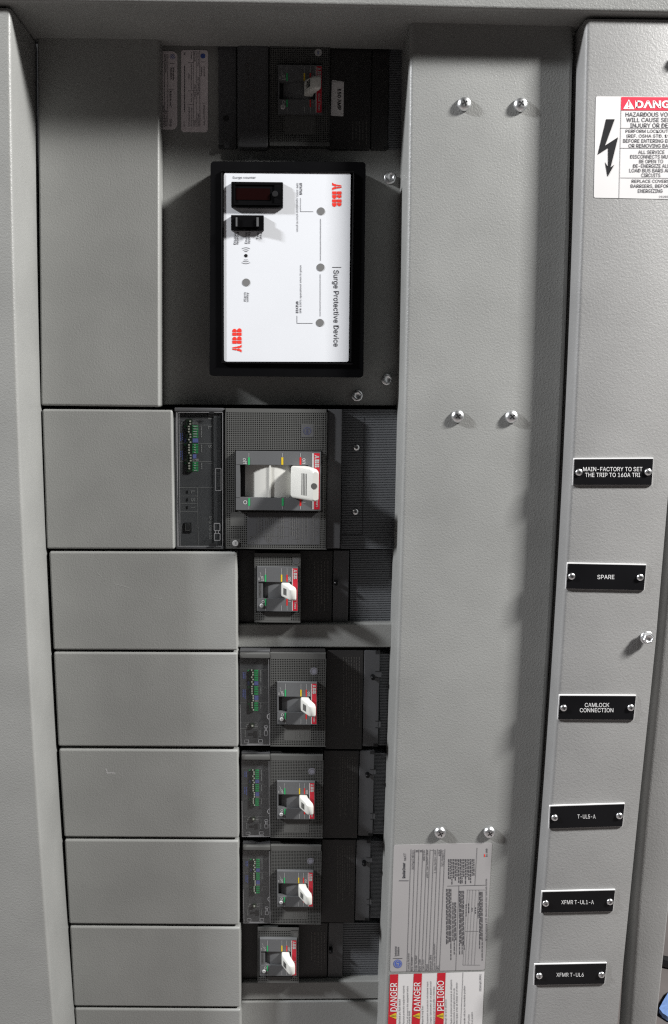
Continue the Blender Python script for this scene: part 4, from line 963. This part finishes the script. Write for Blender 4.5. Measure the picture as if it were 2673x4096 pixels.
# ---- two small labels on the mounting plate
def plate_labels():
    q = Zm(620, 180, 6.47); Y = 0.0196; Yi = Y - 0.0002
    t = thing('device_label', "rounded grey device label, partly hidden behind the tallest filler plate", "label", *q(350, 2180), Y)
    mb = MB(); mb.rslab(zq(q, -200, 160, 580, 160, 580, 2185, -200, 2185), 22, Y, Y + 0.0003); mb.build('film', 'sticker_dev', t)
    mb = MB()
    for x in (168, 248, 335): mb.bar(*q(x, 235), *q(x, 2135), 1.4, Yi)
    mb.bar(*q(380, 480), *q(512, 480), 1.4, Yi); mb.bar(*q(365, 1158), *q(485, 1158), 1.4, Yi)
    mb.text("Industrial", *q(482, 740), 50, 7, Yi, 'dn', .01); mb.text("Solutions", *q(425, 740), 46, 7, Yi, 'dn', .01); mb.text("ReliaGear neXT", *q(408, 1405), 66, 8, Yi, 'dn', .01); mb.text("SPD Kit", *q(408, 2020), 32, 8, Yi, 'dn')
    mb.text("Catalog Number", *q(284, 480), 74, 8, Yi, 'dn'); mb.text("Serial Number", *q(195, 440), 64, 8, Yi, 'dn'); mb.text("SP277Y20AX02", *q(287, 1895), 66, 7, Yi, 'dn'); mb.text("SPD211220911026", *q(212, 1830), 88, 7, Yi, 'dn')
    mb.build('lettering', 'ink', t)
    mb = MB(); mb.ring(*q(457, 303), 9.5, 1.6, Yi); mb.ring(*q(457, 303), 4, 2, Yi); mb.build('round_emblem', 'blue', t)
    t = thing('device_label', "rounded grey device label in full view beside the dark top breaker", "label", *q(1020, 2250), Y)
    mb = MB(); mb.rslab(zq(q, 680, 125, 1375, 130, 1368, 2255, 680, 2250), 11, Y, Y + 0.0003); mb.build('film', 'sticker_dev', t)
    mb = MB(); mb.bar(*q(1162, 155), *q(1166, 2120), 1.5, Yi); mb.bar(*q(1080, 160), *q(1080, 2115), .9, Yi); mb.bar(*q(1000, 160), *q(1000, 2115), .9, Yi)
    mb.bar(*q(860, 455), *q(1000, 455), .9, Yi); mb.bar(*q(860, 1186), *q(1160, 1186), .9, Yi); mb.bar(*q(850, 1540), *q(1000, 1540), .9, Yi); mb.bar(*q(1185, 440), *q(1310, 440), 1, Yi); mb.bar(*q(1215, 1503), *q(1340, 1503), 1, Yi)
    mb.text("Industrial", *q(1280, 685), 41, 6, Yi, 'dn'); mb.text("Solutions", *q(1210, 685), 38, 6, Yi, 'dn'); mb.text("ReliaGear neXT SPD", *q(1275, 1820), 80, 6, Yi, 'dn')
    for s, x, a, b in (("Catalog Number", 1118, 160, 555), ("Point Code", 1035, 165, 430), ("Voltage", 945, 180, 360), ("Maximum Surge Current", 945, 490, 1150), ("200kA", 885, 740, 890), ("SPD Type", 945, 1250, 1475), ("Short Circuit Rating", 950, 1620, 2090), ("See Disconnect Label", 890, 1610, 2110), ("Made in", 1040, 1220, 1400), ("UPC", 1118, 1215, 1310), ("SP277Y20AX02", 1125, 830, 1165), ("PH01", 1040, 1030, 1150), ("783164383300", 1125, 1780, 2110), ("Mexico", 1040, 1945, 2110), ("by ABB", 755, 1980, 2110)):
        mb.text(s, *q(x, (a + b) / 2), (b - a) / 6.47, 6, Yi, 'dn')
    mb.fine(q(750, 540, 790, 1730), Yi, 'dn', 1, .5, (5, 14), 2); mb.text("UL", *q(770, 235), 12, 6, Yi, 'dn', .03)
    mb.build('lettering', 'ink_grey', t)
    mb = MB(); mb.disc(*q(1243, 285), 10, Yi); mb.build('round_emblem', 'blue', t)
plate_labels()
